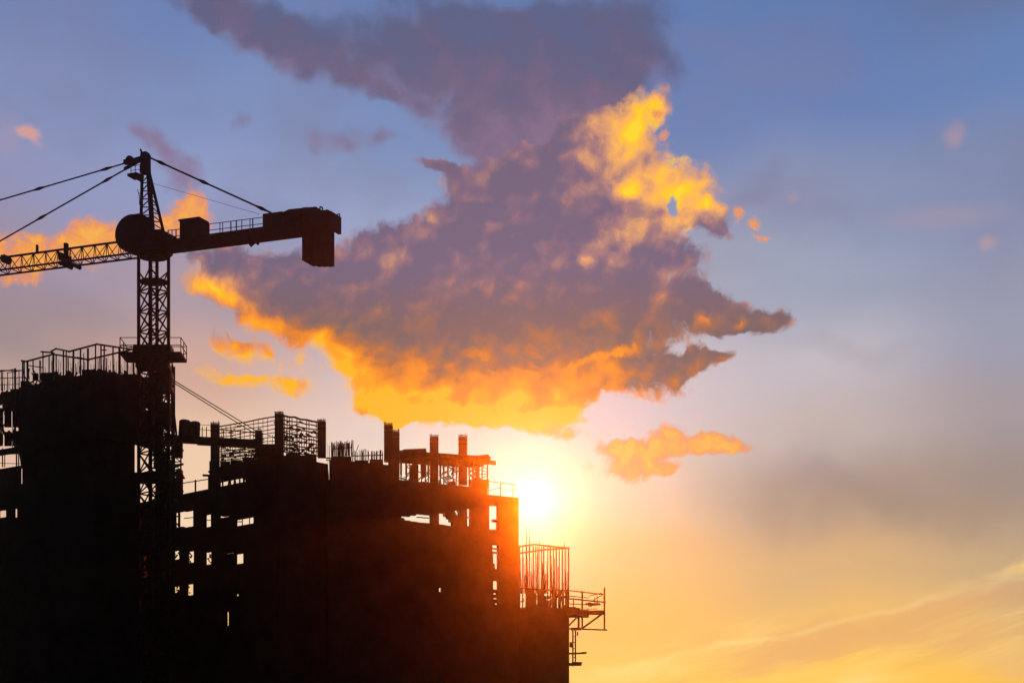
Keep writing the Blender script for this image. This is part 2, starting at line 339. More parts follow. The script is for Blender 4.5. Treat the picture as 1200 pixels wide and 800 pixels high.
class Mesh:
    def __init__(self): self.v, self.f, self.k = [], [], []
    def add(self, vs, fs):
        self.k.append((len(self.v), len(self.f)))
        n = len(self.v); self.v += [tuple(p) for p in vs]; self.f += [tuple(i + n for i in f) for f in fs]; return self
    def box8(self, b):   # 4 bottom ccw, 4 top
        return self.add(b, [(3, 2, 1, 0), (4, 5, 6, 7), (0, 1, 5, 4), (1, 2, 6, 5), (2, 3, 7, 6), (3, 0, 4, 7)])
    def box(self, c, sx, sy, sz, ax=None, ay=None, az=None):
        c = Vector(c); ax = Vector(ax or (1, 0, 0)); ay = Vector(ay or (0, 1, 0)); az = Vector(az or (0, 0, 1))
        p = [c + ax * (a * sx / 2) + ay * (b * sy / 2) + az * (k * sz / 2) for k in (-1, 1) for a, b in ((-1, -1), (1, -1), (1, 1), (-1, 1))]
        return self.box8(p)
    def bar(self, p, q, r, n=6, r2=None):
        p, q = Vector(p), Vector(q); d = (q - p)
        if d.length < 1e-5: return self
        d.normalize(); a = d.cross(Vector((0, 0, 1)) if abs(d.z) < 0.9 else Vector((1, 0, 0))).normalized(); b = d.cross(a)
        r2 = r if r2 is None else r2
        vs = []
        for o, rr in ((p, r), (q, r2)):
            for i in range(n):
                t = 2 * math.pi * (i + 0.5) / n; vs.append(o + a * math.cos(t) * rr + b * math.sin(t) * rr)
        fs = [(i, (i + 1) % n, n + (i + 1) % n, n + i) for i in range(n)] + [tuple(range(n))[::-1], tuple(range(n, 2 * n))]
        return self.add(vs, fs)
    def prism(self, poly, z0, z1):
        n = len(poly); vs = [(x, y, z0) for x, y in poly] + [(x, y, z1) for x, y in poly]
        return self.add(vs, [(i, (i + 1) % n, n + (i + 1) % n, n + i) for i in range(n)] + [tuple(range(n))[::-1], tuple(range(n, 2 * n))])
    def lathe(self, p, d, prof, n=16):
        d = Vector(d).normalized(); a = d.cross(Vector((0, 0, 1)) if abs(d.z) < 0.9 else Vector((1, 0, 0))).normalized(); b = d.cross(a)
        vs = [Vector(p) + d * h + (a * math.cos(2 * math.pi * i / n) + b * math.sin(2 * math.pi * i / n)) * r for h, r in prof for i in range(n)]
        fs = []
        for k in range(len(prof) - 1):
            for i in range(n):
                j = (i + 1) % n; fs.append((k * n + i, k * n + j, (k + 1) * n + j, (k + 1) * n + i))
        fs += [tuple(range(n))[::-1], tuple(range((len(prof) - 1) * n, len(prof) * n))]
        return self.add(vs, fs)
    def build(self, name, mat, parent=None, smooth=False):
        if parent is None:
            xs = [sum(p[i] for p in self.v) / len(self.v) for i in range(2)]; o = Vector((xs[0], xs[1], min(p[2] for p in self.v)))
        else:
            o = Vector((0, 0, 0)); q = parent
            while q: o += q.location; q = q.parent
        me = bpy.data.meshes.new(name)
        me.from_pydata([Vector(p) - o for p in self.v], [], self.f)
        me.update()
        import bmesh
        bm = bmesh.new(); bm.from_mesh(me); bmesh.ops.recalc_face_normals(bm, faces=bm.faces); bm.to_mesh(me); bm.free()
        me.materials.append(mat)
        if smooth:
            for p in me.polygons: p.use_smooth = True
        ob = bpy.data.objects.new(name, me); col.objects.link(ob)
        if parent is None: ob.location = o
        else: ob.parent = parent
        return ob

def tag(o, label=None, cat=None, group=None, kind=None):
    if label: o['label'] = label
    if cat: o['category'] = cat
    if group: o['group'] = group
    if kind: o['kind'] = kind
    return o
def thing(name, loc, label, cat, group=None):
    o = bpy.data.objects.new(name, None); o.empty_display_size = 0.5; col.objects.link(o); o.location = loc
    return tag(o, label, cat, group)
def part(name, parent, mat, fn, smooth=False):
    m = Mesh(); fn(m); return m.build(name, mat, parent, smooth)

def parts(name, parent, mat, fn):
    """every separate piece that fn adds becomes a part of its own"""
    m = Mesh(); fn(m); ks = m.k + [(len(m.v), len(m.f))]; out = []
    for (v0, f0), (v1, f1) in zip(ks, ks[1:]):
        q = Mesh(); q.v = m.v[v0:v1]; q.f = [tuple(i - v0 for i in f) for f in m.f[f0:f1]]
        out.append(q.build(name, mat, parent))
    return out

def wall(m, a, b, z0, z1, holes=(), th=0.3):
    """upright wall from a to b (xy of the face towards the camera) with real openings; holes = (s0, s1, z0, z1)"""
    a, b = Vector(a[:2]), Vector(b[:2]); L = (b - a).length; e = (b - a) / L
    n = Vector((-e.y, e.x))
    if n.y < 0: n = -n
    ss = sorted({0.0, L, *[min(max(h[0], 0), L) for h in holes], *[min(max(h[1], 0), L) for h in holes]})
    zs = sorted({z0, z1, *[min(max(h[2], z0), z1) for h in holes], *[min(max(h[3], z0), z1) for h in holes]})
    def solid(i, j):
        if i < 0 or j < 0 or i >= len(ss) - 1 or j >= len(zs) - 1: return False
        s, z = (ss[i] + ss[i + 1]) / 2, (zs[j] + zs[j + 1]) / 2
        return not any(h[0] < s < h[1] and h[2] < z < h[3] for h in holes)
    def pt(s, z, k): q = a + e * s + n * (th * k); return (q.x, q.y, z)
    for i in range(len(ss) - 1):
        for j in range(len(zs) - 1):
            if not solid(i, j): continue
            s0, s1, q0, q1 = ss[i], ss[i + 1], zs[j], zs[j + 1]
            for k in (0, 1): m.add([pt(s0, q0, k), pt(s1, q0, k), pt(s1, q1, k), pt(s0, q1, k)], [(0, 1, 2, 3)])
            if not solid(i - 1, j): m.add([pt(s0, q0, 0), pt(s0, q0, 1), pt(s0, q1, 1), pt(s0, q1, 0)], [(0, 1, 2, 3)])
            if not solid(i + 1, j): m.add([pt(s1, q0, 0), pt(s1, q0, 1), pt(s1, q1, 1), pt(s1, q1, 0)], [(0, 1, 2, 3)])
            if not solid(i, j - 1): m.add([pt(s0, q0, 0), pt(s1, q0, 0), pt(s1, q0, 1), pt(s0, q0, 1)], [(0, 1, 2, 3)])
            if not solid(i, j + 1): m.add([pt(s0, q1, 0), pt(s1, q1, 0), pt(s1, q1, 1), pt(s0, q1, 1)], [(0, 1, 2, 3)])

def hole(a, b, u0, v0, u1, v1):
    """opening of the wall a-b that shows between (u0,v0) and (u1,v1)"""
    a, b = Vector(a[:2]), Vector(b[:2]); e = (b - a); L = e.length; e /= L
    def s_at(u):
        k = (u - 600) / FPX; return (a.y * k - a.x) / (e.x - e.y * k)
    s0, s1 = s_at(u0), s_at(u1); Ym = a.y + e.y * (s0 + s1) / 2
    sh = 0.3 * e.y / abs(e.x)
    if sh > 0: s1 += sh
    else: s0 += sh
    return (s0, s1, CAMZ + (VH - v1) / FPX * Ym, CAMZ + (VH - v0) / FPX * Ym)

def xy(u, Y): return Vector(((u - 600) / FPX * Y, Y))
def zat(v, Y): return CAMZ + (VH - v) / FPX * Y
def lerp(a, b, t): return a + (b - a) * t

rng = random.Random(11)

# ------------------------------------------------------------------ ground
g = Mesh(); S_ = 3000.0
g.add([(-S_, -S_, 0), (S_, -S_, 0), (S_, S_, 0), (-S_, S_, 0)], [(0, 1, 2, 3)])
tag(g.build('ground', ME), kind='structure')

# ------------------------------------------------------------------ block builder (cast frame: front walls with openings, open frame behind)
def block(root, front, depth, z0, z1, holes=(), floors=(), cols=(), side=(True, True), back_open=True, roof=True, slab_in=True):
    """front = list of xy points, depth = xy vector to the rear; holes in pixel space per segment index"""
    pts = [Vector(p) for p in front]; rear = [p + Vector(depth) for p in pts]
    m = Mesh()
    for i in range(len(pts) - 1):
        hs = [hole(pts[i], pts[i + 1], *h[1:]) for h in holes if h[0] == i]
        wall(m, pts[i], pts[i + 1], z0, z1, hs)
    for k, flag in ((0, side[0]), (-1, side[1])):
        if flag:
            p, q = pts[k], rear[k]; e = (q - p).normalized(); n = Vector((-e.y, e.x)) * (0.3 if (k == -1) else -0.3)
            p2 = p + e * 0.31; q2 = q - e * 0.02
            m.prism([p2, q2, q2 + n, p2 + n], z0, z1 - 0.003)
    m.build('wall', MC, root)
    if roof:
        s = Mesh(); ins = 0.32
        s.prism([lerp(pts[0], rear[0], 0.03)] + [lerp(p, r, 0.03) for p, r in list(zip(pts, rear))[1:]] + [r for r in rear[::-1]], z1 - 0.28, z1 - 0.006)
        s.build('roof_slab', MC, root)
    for z in floors:
        s = Mesh(); s.prism([lerp(p, r, 0.04) for p, r in zip(pts, rear)] + [lerp(p, r, 0.995) for p, r in list(zip(pts, rear))[::-1]], z - 0.2, z)
        s.build('floor_slab', MC, root)
    if back_open:
        for u, Yc in cols:
            c = xy(u, Yc); part('column', root, MC, lambda m: m.box((c.x, c.y, (z0 + z1 - 0.3) / 2), 0.4, 0.4, z1 - 0.3 - z0))
    else:
        s = Mesh()
        for i in range(len(rear) - 1): wall(s, rear[i] - Vector(depth).normalized() * 0.3, rear[i + 1] - Vector(depth).normalized() * 0.3, z0, z1 - 0.3)
        s.build('rear_wall', MC, root)

def rods(m, a, b, n, h, r=0.02, jit=0.25, lean=0.04, side=0.05):
    a, b = Vector(a), Vector(b)
    for i in range(n):
        t = (i + rng.uniform(0.1, 0.9)) / n; p = lerp(a, b, t) + Vector((rng.uniform(-side, side), rng.uniform(-side, side), 0))
        hh = h * (1 + rng.uniform(-jit, jit))
        m.bar(p, p + Vector((rng.uniform(-lean, lean) * hh, rng.uniform(-lean, lean) * hh, hh)), r, 4)

# =================================================================== TOWER CRANE
CY = 138.0
CX = (180 - 600) / FPX * CY
JD = Vector((0.923, -0.385, 0)).normalized(); JN = Vector((0.385, 0.923, 0)).normalized()
def J(u, v, s=0.0):
    """point of the upright plane through the crane axis along the jib (s metres off it) seen at (u, v)"""
    k = (u - 600) / FPX; ox, oy = CX + JN.x * s, CY + JN.y * s
    t = (k * oy - ox) / (JD.x - k * JD.y)
    Y = oy + JD.y * t
    return P(u, v, Y)
def jz(v): return zat(v, CY)

crane = thing('tower_crane', (CX, CY, 0), 'dark tower crane on a lattice mast, its jib pointing out of frame', 'tower crane')
# mast: square lattice seen on its corner
HW = 0.72
def corner(k, w=HW):
    a = math.radians(45 + 90 * k + 42); return Vector((CX + math.cos(a) * w * 1.414, CY + math.sin(a) * w * 1.414, 0))
ztop = jz(300)
def mast(m):
    cs = [corner(k) for k in range(4)]
    for c in cs: m.box((c.x, c.y, ztop / 2), 0.2, 0.2, ztop)
    pitch = 1.36; n = int(ztop / pitch)
    for i in range(n):
        z0, z1 = i * pitch, (i + 1) * pitch
        for k in range(4):
            a, b = cs[k], cs[(k + 1) % 4]
            m.bar(a + Vector((0, 0, z0)), b + Vector((0, 0, z0)), 0.055, 5)
            m.bar(a + Vector((0, 0, z0)), b + Vector((0, 0, z1)), 0.055, 5)
            m.bar(b + Vector((0, 0, z0)), a + Vector((0, 0, z1)), 0.055, 5)
part('mast', crane, MG, mast)
def ladder(m):
    c = Vector((CX + 0.08, CY, 0)); o = Vector((0.2, 0, 0))
    m.bar(c - o, c - o + Vector((0, 0, ztop)), 0.045, 5); m.bar(c + o, c + o + Vector((0, 0, ztop)), 0.045, 5)
    z = 0.3
    while z < ztop: m.bar(c - o + Vector((0, 0, z)), c + o + Vector((0, 0, z)), 0.02, 4); z += 0.3
part('ladder', crane, MD, ladder)
part('foundation', crane, MC, lambda m: m.box((CX, CY, 0.45), 5, 5, 0.9))
# landing disc inside the mast just under the slewing ring
part('landing', crane, MD, lambda m: m.lathe((CX, CY, jz(332)), (0, 0, 1), [(0, 0.5), (0.06, 1.0), (0.12, 1.0), (0.2, 0.45)], 14))
# slewing ring
def slew(m):
    m.lathe((CX, CY, ztop - 0.1), (0, 0, 1), [(0, 1.02), (0.25, 1.3), (0.8, 1.3), (0.8, 1.22), (1.1, 1.22)], 20)
    m.box((CX, CY, ztop + 1.1), 2.4, 1.7, 0.6, JD, JN)
part('slewing_ring', crane, MD, slew)
# operator cabin with a rounded front
def cabin(m):
    c = J(158.5, 275.5, -1.0)
    prof = []
    for i in range(25):
        t = math.radians(80 + 200 * i / 24)   # rounded towards the jib
        prof.append((math.cos(t) * 1.24, math.sin(t) * 1.24))
    pts2 = [(0.75, 1.22)] + prof + [(0.4, -1.24), (0.85, -0.9)]
    pts2 = [(x, z) for x, z in pts2]
    n = len(pts2)
    vs = [];
    for s, k in ((-0.75, 0.86), (-0.55, 1.0), (0.55, 1.0), (0.75, 0.86)):
        for x, z in pts2: vs.append(c + JD * (x * k) + Vector((0, 0, z * k)) + JN * s)
    fs = [tuple(range(n))[::-1], tuple(range(3 * n, 4 * n))]
    for q in range(3):
        for i in range(n): j = (i + 1) % n; fs.append((q * n + i, q * n + j, (q + 1) * n + j, (q + 1) * n + i))
    m.add(vs, fs)
cab = part('cabin', crane, MD, cabin)
part('cabin_bracket', crane, MD, lambda m: (m.bar(J(178, 292, -1.0), J(178, 292, 0), 0.15), m.bar(J(186, 292, -1.0), J(186, 292, 0), 0.15), m.box(J(178, 291, -0.9), 2.2, 1.4, 0.25, JD, JN)))

# tower head (A-frame)
apex = J(168.5, 184)
def head(m):
    for s in (-0.55, 0.55):
        f0, f1 = J(164.5, 290, s), J(167, 186, s * 0.35)
        b0, b1 = J(180, 290, s), J(173, 186, s * 0.35)
        m.bar(f0, f1, 0.11, 6); m.bar(b0, b1, 0.17, 6)
        c0, c1 = J(195.5, 288, s), J(174, 198, s * 0.35)
        m.bar(c0, c1, 0.10, 6)
        n = 11
        for i in range(n):
            t0, t1 = i / n, (i + 1) / n
            m.bar(lerp(f0, f1, t0), lerp(b0, b1, t0), 0.04, 4); m.bar(lerp(f0, f1, t0), lerp(b0, b1, t1), 0.04, 4)
        n = 9
        for i in range(1, n):
            t0, t1 = i / n * 0.93, (i + 0.8) / n * 0.93
            m.bar(lerp(c0, c1, t0), lerp(b0, b1, t0 * 0.95), 0.045, 4); m.bar(lerp(c0, c1, t0), lerp(b0, b1, t1 * 0.95), 0.045, 4)
    for i in range(10):
        t = i / 10; m.bar(lerp(J(164.5, 290, -.55), J(167, 186, -.19), t), lerp(J(164.5, 290, .55), J(167, 186, .19), t), 0.04, 4)
part('tower_head', crane, MG, head)
def headcap(m):
    m.box(J(170.5, 192), 0.50, 0.55, 1.25, JD, JN); m.box(J(170, 182), 0.42, 0.5, 0.35, JD, JN)
    m.bar(J(167, 180), J(164.5, 175), 0.07, 5); m.bar(J(170, 181), J(175, 187), 0.12, 6)
    m.bar(J(168, 184), J(154, 188), 0.13, 6); m.bar(J(166, 187), J(146, 198), 0.14, 6); m.bar(J(154, 188), J(145, 191), 0.1, 6)
part('head_cap', crane, MD, headcap)
part('pulley', crane, MD, lambda m: (m.lathe(J(150.5, 187, -0.12), JN, [(0, 0.22), (0.06, 0.3), (0.2, 0.3), (0.24, 0.22)], 14), m.box(J(148.5, 190), 0.35, 0.3, 0.3, JD, JN)))
def basket(m):
    for s in (-0.4, 0.4):
        for u in (153.5, 158.5, 164): m.bar(J(u, 205, s), J(u, 193, s), 0.03, 4)
        m.bar(J(153.5, 195, s), J(165, 193, s), 0.025, 4); m.bar(J(153.5, 200, s), J(165, 198.5, s), 0.02, 4)
    m.bar(J(153.5, 195, -.4), J(153.5, 195, .4), 0.025, 4)
    m.box(J(159, 206.5), 0.75, 0.9, 0.18, JD, JN); m.bar(J(156, 207), J(165, 212), 0.08, 5)
part('maintenance_basket', crane, MD, basket)
part('anemometer', crane, MD, lambda m: (m.bar(J(163.5, 230, -.5), J(161, 222, -.5), 0.03, 4), m.bar(J(163.5, 240, -.5), J(163, 226, -.5), 0.03, 4)))

# jib to the left: triangular lattice, running out of the frame
jl = 46.0
jb0, jt0 = J(151, 300.5), J(135, 283)
jz_b = J(151, 300.5).z; jz_t = J(140, 283.5).z
def jp(t, s, z): return Vector((CX, CY, 0)) - JD * t + JN * s + Vector((0, 0, z))
def jib(m):
    w = 0.55; pan = 1.0; t = 1.2
    zb = lambda t: jz_b + 0.004 * t; zt = lambda t: jz_t + 0.001 * t
    for s in (-w, w): m.bar(jp(0.9, s, zb(0)), jp(jl, s, zb(jl)), 0.075, 5)
    m.bar(jp(1.7, 0, zt(0)), jp(jl - 0.6, 0, zt(jl)), 0.085, 5)
    i = 0
    while t < jl - pan:
        for s in (-w, w):
            m.bar(jp(t, s, zb(t)), jp(t + pan / 2, 0, zt(t)), 0.035, 4); m.bar(jp(t + pan / 2, 0, zt(t)), jp(t + pan, s, zb(t)), 0.035, 4)
        m.bar(jp(t, -w, zb(t)), jp(t, w, zb(t)), 0.035, 4); m.bar(jp(t, -w, zb(t)), jp(t + pan, w, zb(t)), 0.025, 4)
        if i % 2 == 0: m.bar(jp(t + pan / 2, 0, zt(t)), jp(t + pan / 2, -w, zb(t)), 0.03, 4)
        t += pan; i += 1
part('jib', crane, MG, jib)
def trolley(m):
    m.box(J(77.5, 294.5), 0.22, 0.3, 1.1, JD, JN); m.box(J(76, 302.5), 0.5, 0.9, 0.34, JD, JN); m.box(J(72, 299), 0.16, 0.5, 0.3, JD, JN)
    for u in (71, 81): m.lathe(J(u, 308, -0.65), JN, [(0, 0.14), (1.3, 0.14)], 10)
    m.bar(J(70, 309.5), J(84, 307.5), 0.1, 5)
part('trolley', crane, MD, trolley)
part('winch', crane, MD, lambda m: (m.lathe(J(3, 303, -0.4), JN, [(0, 0.14), (0.05, 0.24), (0.75, 0.24), (0.8, 0.14)], 12), m.box(J(6, 301), 0.35, 0.6, 0.16, JD, JN)))
part('jib_marker', crane, MD, lambda m: m.box(J(43.5, 292), 0.14, 0.14, 0.6, JD, JN))

# pendant ropes with link plates
def pend(m, a, b, links, r=0.055, ext=0.0):
    a, b = Vector(a), Vector(b); d = b - a
    q = a + d * (1 + ext); m.bar(a, q, r, 6)
    for t in links:
        p = a + d * t; e = d.normalized(); m.bar(p - e * 0.55, p, 0.05, 6, 0.12); m.bar(p, p + e * 0.55, 0.12, 6, 0.05)
def far(u, v, t_end):
    """extend the line apex->(u,v) to jib distance t_end"""
    a = J(163, 190); b = J(u, v); ta = -(a - Vector((CX, CY, a.z))).dot(JD); tb = -(b - Vector((CX, CY, b.z))).dot(JD)
    return (t_end - ta) / (tb - ta)
a1 = J(146, 191.5); b1 = J(0, 234.5); part('pendant_rope', crane, MR, lambda m: pend(m, a1, b1, (0.145, 0.68), ext=1.9))
a2 = J(160, 191); b2 = J(0, 282.5); part('pendant_rope', crane, MR, lambda m: pend(m, a2, b2, (0.21, 0.69), r=0.06, ext=0.18))
a3 = J(175, 184.5); b3 = J(318, 249.5); part('pendant_rope', crane, MR, lambda m: pend(m, a3, b3, (0.10, 0.45, 0.92), r=0.06))
part('hoist_rope', crane, MR, lambda m: m.bar(J(176, 214), J(304, 251), 0.014, 4))

# counter jib to the right
def cj_deck(m):
    for s in (-0.75, 0.75):
        a, b = J(196, 291, s), J(356, 270.5, s)
        m.bar(a, b, 0.44, 4)
    a, b = J(190, 285), J(356, 262.5); c = (a + b) / 2; L_ = (b - a).length; e = (b - a).normalized()
    m.box(c - Vector((0, 0, 0.15)), L_, 1.6, 0.14, e, JN)
    for i in range(9): p = lerp(J(200, 290, 0), J(350, 270, 0), i / 8); m.bar(p - JN * .8, p + JN * .8, 0.1, 5)
    m.bar(J(293, 288), J(299, 283), 0.12, 5); m.bar(J(299, 283), J(303, 286), 0.1, 5); m.box(J(281, 276, -.8), .5, .3, .35, JD, JN)
part('counter_jib', crane, MG, cj_deck)
def house(m):
    m.box(J(227.5, 271), 1.5, 1.2, 1.45, JD, JN); m.box(J(227, 259.7), 1.6, 1.3, 0.1, JD, JN); m.box(J(237, 262), 0.3, 0.2, 0.1, JD, JN)
mh = part('machinery_house', crane, MD, house)
def crail(m, uA, vA, uB, vB, n, h, rows=(1, .55), s=-0.8):
    for i in range(n + 1):
        t = i / n; u = lerp(uA, uB, t); v = lerp(vA, vB, t); m.bar(J(u, v, s), J(u, v - h, s), 0.035 if i % 2 else 0.05, 4)
    for r_ in rows: m.bar(J(uA, vA - h * r_, s), J(uB, vB - h * r_, s), 0.028, 4)
for s in (-0.8, 0.8):
    part('guard_rail', crane, MT, lambda m: (crail(m, 245, 279, 309, 271, 4 if s < 0 else 5, 16.5, (1, .55, .05), s)))
    part('guard_rail', crane, MT, lambda m: crail(m, 197, 285.5, 211, 284, 3, 15.5, (1, .5), s))
def ballast_box(m):
    for (u0, u1, va, vb, w) in ((314, 337, 251.5, 274, 1.4), (337.5, 344, 248.5, 273, 1.2), (344.5, 376, 246.2, 271, 1.4)):
        a = J(u0, va + 1.2); b = J(u1, va - 1.2 if u0 != 337.5 else va)
        p0, p1 = J(u0, (va + vb) / 2 + 3), J(u1, (va + vb) / 2)
        L_ = (p1 - p0).length; e = (p1 - p0).normalized(); m.box((p0 + p1) / 2, L_, w, (vb - va) / 17.4, e, JN)
part('ballast_frame', crane, MD, ballast_box)
for k, (u0, u1) in enumerate(((360.5, 366.4), (366.8, 372.8), (373.2, 379.2), (379.6, 385.5))):
    z_lo = J((u0 + u1) / 2, 309 if k else 308.3).z; z_hi = J((u0 + u1) / 2, 247 + k * 1.2).z
    c = J((u0 + u1) / 2, 280)
    part('ballast_slab', crane, MB_, lambda m: m.box((c.x, c.y, (z_lo + z_hi) / 2), (u1 - u0) / 17.4 / 0.94, 1.55, z_hi - z_lo, JD, JN))
part('tail_platform', crane, MD, lambda m: (m.box(J(386.5, 259), 0.5, 1.5, 1.0, JD, JN), m.box(J(392, 261), 0.22, 1.5, 1.1, JD, JN), m.bar(J(398, 270, .7), J(398, 250.5, .7), 0.04, 5), m.bar(J(394.5, 251.5, .7), J(398, 250.5, .7), 0.04, 5)))
part('lifting_eye', crane, MD, lambda m: (m.bar(J(375, 246), J(375, 242.5), 0.05, 5), m.bar(J(375, 242.5), J(377.5, 242.8), 0.05, 5), m.bar(J(377.5, 242.8), J(378, 246), 0.05, 5)))

# ring platform round the mast
def ringp(m):
    z = jz(418.5); R_ = 2.05
    m.box((CX, CY, z), R_ * 2, R_ * 1.2, 0.16)
    m.bar((CX - R_, CY - 1, z), (CX - 0.9, CY - 1, z - 0.5), 0.08, 5); m.bar((CX + R_, CY - 1, z), (CX + 0.9, CY - 1, z - 0.5), 0.08, 5)
    m.box((CX, CY, z - 0.14), 2.4, 1.6, 0.16)
ring = part('ring_platform', crane, MD, ringp)
def ringr(m):
    z = jz(418.5); R_ = 2.03; d = R_ * 0.6; h = 1.02
    cs = [(-R_, -d), (0.9, -d), (R_, -d), (R_, 0), (R_, d), (0, d), (-R_, d), (-R_, 0)]
    for x, y in cs: m.bar((CX + x, CY + y, z), (CX + x, CY + y, z + h), 0.035, 4)
    for i in range(8):
        a, b = cs[i], cs[(i + 1) % 8]
        for k in (0.5, 1): m.bar((CX + a[0], CY + a[1], z + h * k), (CX + b[0], CY + b[1], z + h * k), 0.03, 4)
part('platform_rail', crane, MT, ringr)
parts('mast_collar', crane, MD, lambda m: (m.box((CX, CY, jz(410)), 2.5, 1.4, 0.42), m.box((CX, CY, jz(430)), 2.2, 1.4, 0.3), m.box((CX - .1, CY, jz(560)), 2.6, 1.6, 0.5)))

# =================================================================== LEFT BUILDING (behind the crane mast)
lb = thing('concrete_building', (*xy(80, 152), 0), 'tall black concrete building at the left edge, behind the crane mast', 'building')
YC = 146.0; ZT = zat(436, YC)
A0 = xy(-70, 156.5); A1 = xy(112, YC); A2 = xy(163, 148.6); A3 = xy(189, 151.0)
zf, zc = zat(560, 148.6), zat(521, 148.6)
dep = Vector((-1.5, 7.0))
block(lb, [A0, A1, A2], dep, 0, zf, holes=[(0, -1, 597, 7, 606), (0, 17, 595, 20, 606)], floors=[zf - 3.0 * k for k in range(2, 9)], cols=[(-40, 163), (60, 159), (150, 155)])
core = Mesh(); B0, B1 = xy(26, 151), xy(158, 148.8); core.prism([B0, xy(112, 147), B1, B1 + dep * 0.6, B0 + dep * 0.6], zf - 0.003, zc + 1.2); core.build('core_wall', MC, lb)
up_ = Mesh(); U0 = xy(22, 150.8)
block(lb, [U0, A1, A2, A3], dep, zc, ZT, holes=[(2, 168, 455, 170, 462), (2, 171, 470, 173, 480), (0, 50, 448, 52, 456)], floors=[], cols=[(100, 156)], roof=True)
up_.prism([xy(-70, 156.0), xy(22, 150.9), xy(22, 150.9) + dep * .06, xy(-70, 156.0) + dep * .06], zc - 0.05, zc + 0.35); up_.build('edge_beam', MC, lb)
# uneven upstands, kickers and machinery on the roof
def kick(m):
    for (u0, u1, v0, v1, Y) in ((24, 34, 446, 470, 150.2), (48, 62, 436, 450, 148.6), (64, 74, 438.5, 450, 148.2), (74, 84, 440, 450, 147.8), (96, 112, 432.5, 448, 146.6), (112, 124, 433.5, 448, 146.4), (124, 136, 436, 448, 146.9), (140, 160, 438, 448, 147.9), (163, 186, 441, 450, 149.6), (1, 12, 458, 470, 152), (12, 22, 456, 480, 151.5)):
        a, b = xy(u0, Y + .1), xy(u1, Y); m.prism([a, b, b + Vector((0, 2.5)), a + Vector((0, 2.5))], zat(v1, Y), zat(v0 + rng.uniform(-.8, .8), Y))
parts('upstand', lb, MC, kick)
parts('starter_bar', lb, MS, lambda m: [rods(m, P(a, va, 148), P(b, vb, 148), n, 0.75, 0.018, .5) for a, va, b, vb, n in ((48, 437, 84, 441, 14), (84, 440, 112, 433, 12), (112, 434, 160, 440, 30), (160, 441, 186, 442, 10), (0, 458, 24, 456, 10), (84, 440, 100, 437, 6))])
def lbclutter(m):
    for i in range(34):
        u = rng.uniform(26, 186); Y = 146.2 + abs(u - 112) * .045 + rng.uniform(.3, 3); v = 437 + abs(u - 112) * .07
        if rng.random() < .5: m.bar(P(u, v + 2, Y), P(u + rng.uniform(-7, 7), v - rng.uniform(1, 7), Y), rng.uniform(.03, .06), 4)
        else:
            c = P(u, v - rng.uniform(-1, 1.5), Y); m.box(c, rng.uniform(.15, .6), .3, rng.uniform(.15, .5))
    for i in range(14):
        u = rng.uniform(24, 50); Y = 150.4; v = rng.uniform(440, 470); m.bar(P(u, v, Y), P(u + rng.uniform(-8, 8), v - rng.uniform(4, 14), Y), .06, 4)
parts('roof_debris', lb, MW, lbclutter)
def formpanel(m):
    for u in (84, 92, 99, 104):
        m.bar(P(u + 6, 436, 145.6), P(u - 1, 456, 145.4), 0.07, 4)
    a = P(118, 434, 145.4); m.bar(P(93, 456, 145.4), P(112, 433, 145.4), 0.16, 4)
parts('raking_prop', lb, MW, formpanel)

def scaffold(name, label, cat, rails, posts, foot, r=0.05, mat=MT, group=None):
    ps = [P(*r_[0]) for r_ in rails]; x = ps[0]
    root = thing(name, (x.x, x.y, foot), label, cat, group)
    for a, b, k in rails: part('rail', root, mat, lambda m: m.bar(P(*a), P(*b), r * k, 5))
    for (u, v0, v1, Y, k) in posts: part('pole', root, mat, lambda m: m.bar(P(u, v1, Y), P(u + rng.uniform(-.3, .3), v0, Y), r * k, 5))
    return root
ZR = ZT
rl = [((24.5, 422.5, 150), (30, 423, 150), 1.3), ((30, 423.5, 150), (60, 415.5, 147.5), 1.4), ((60, 414.5, 147.5), (104, 421.5, 149), 1.3), ((48, 412, 154), (62, 413, 153), 1.3), ((60, 411.5, 153), (66, 408.3, 152.5), 1.3),
      ((65, 408.3, 152.5), (81, 411.5, 154), 1.3), ((80, 412, 153.5), (114, 403, 149), 1.5), ((113, 403, 149), (160, 410, 152), 1.4), ((104, 421, 149), (158, 408.5, 146), 1.4), ((90, 418.5, 148.3), (105, 421.5, 149), 1.2), ((33, 428, 150), (50, 430.5, 151), .8),
      ((118, 410, 150), (125, 410, 150), 1), ((140, 404, 149), (160, 408, 149), .7)]
pl = [(26.5, 423, 460, 150, 1.3), (28.8, 424, 458, 150, 1), (32.5, 423, 470, 149.6, 1.6), (39, 421, 450, 149.5, 1), (47, 422, 450, 149.3, 1.1), (50.5, 413, 440, 153, 1), (57.5, 416, 440, 148.5, 1), (62.5, 413, 440, 148, 1.7), (66, 416, 440, 148.3, 1), (74.5, 411, 441, 148.6, 1.2), (77.8, 412, 441, 150, 1),
      (80, 419, 440, 151, 1), (86, 411, 440, 148.5, 1.5), (94.5, 409, 440, 148.2, 1.2), (98, 414, 436, 150, .7), (103, 408, 440, 148, 1.6), (112, 403, 436, 149, 1.1), (118.5, 404, 436, 149.4, 1.2), (116.2, 418, 436, 148, .8), (122, 404, 437, 150, 1.2), (124.5, 419, 437, 148, .9), (132.5, 407, 440, 150, 1.2), (139.5, 407, 440, 147.5, 1.4), (141, 410, 440, 151, .8), (149.5, 408, 441, 151, 1.1), (156.5, 409, 441, 147, 1.5), (103.2, 420, 440, 148, 1.2)]
scaffold('roof_scaffold', 'tall frame of thin poles and rails along the roof edge of the left building', 'scaffold', rl, pl, ZT)
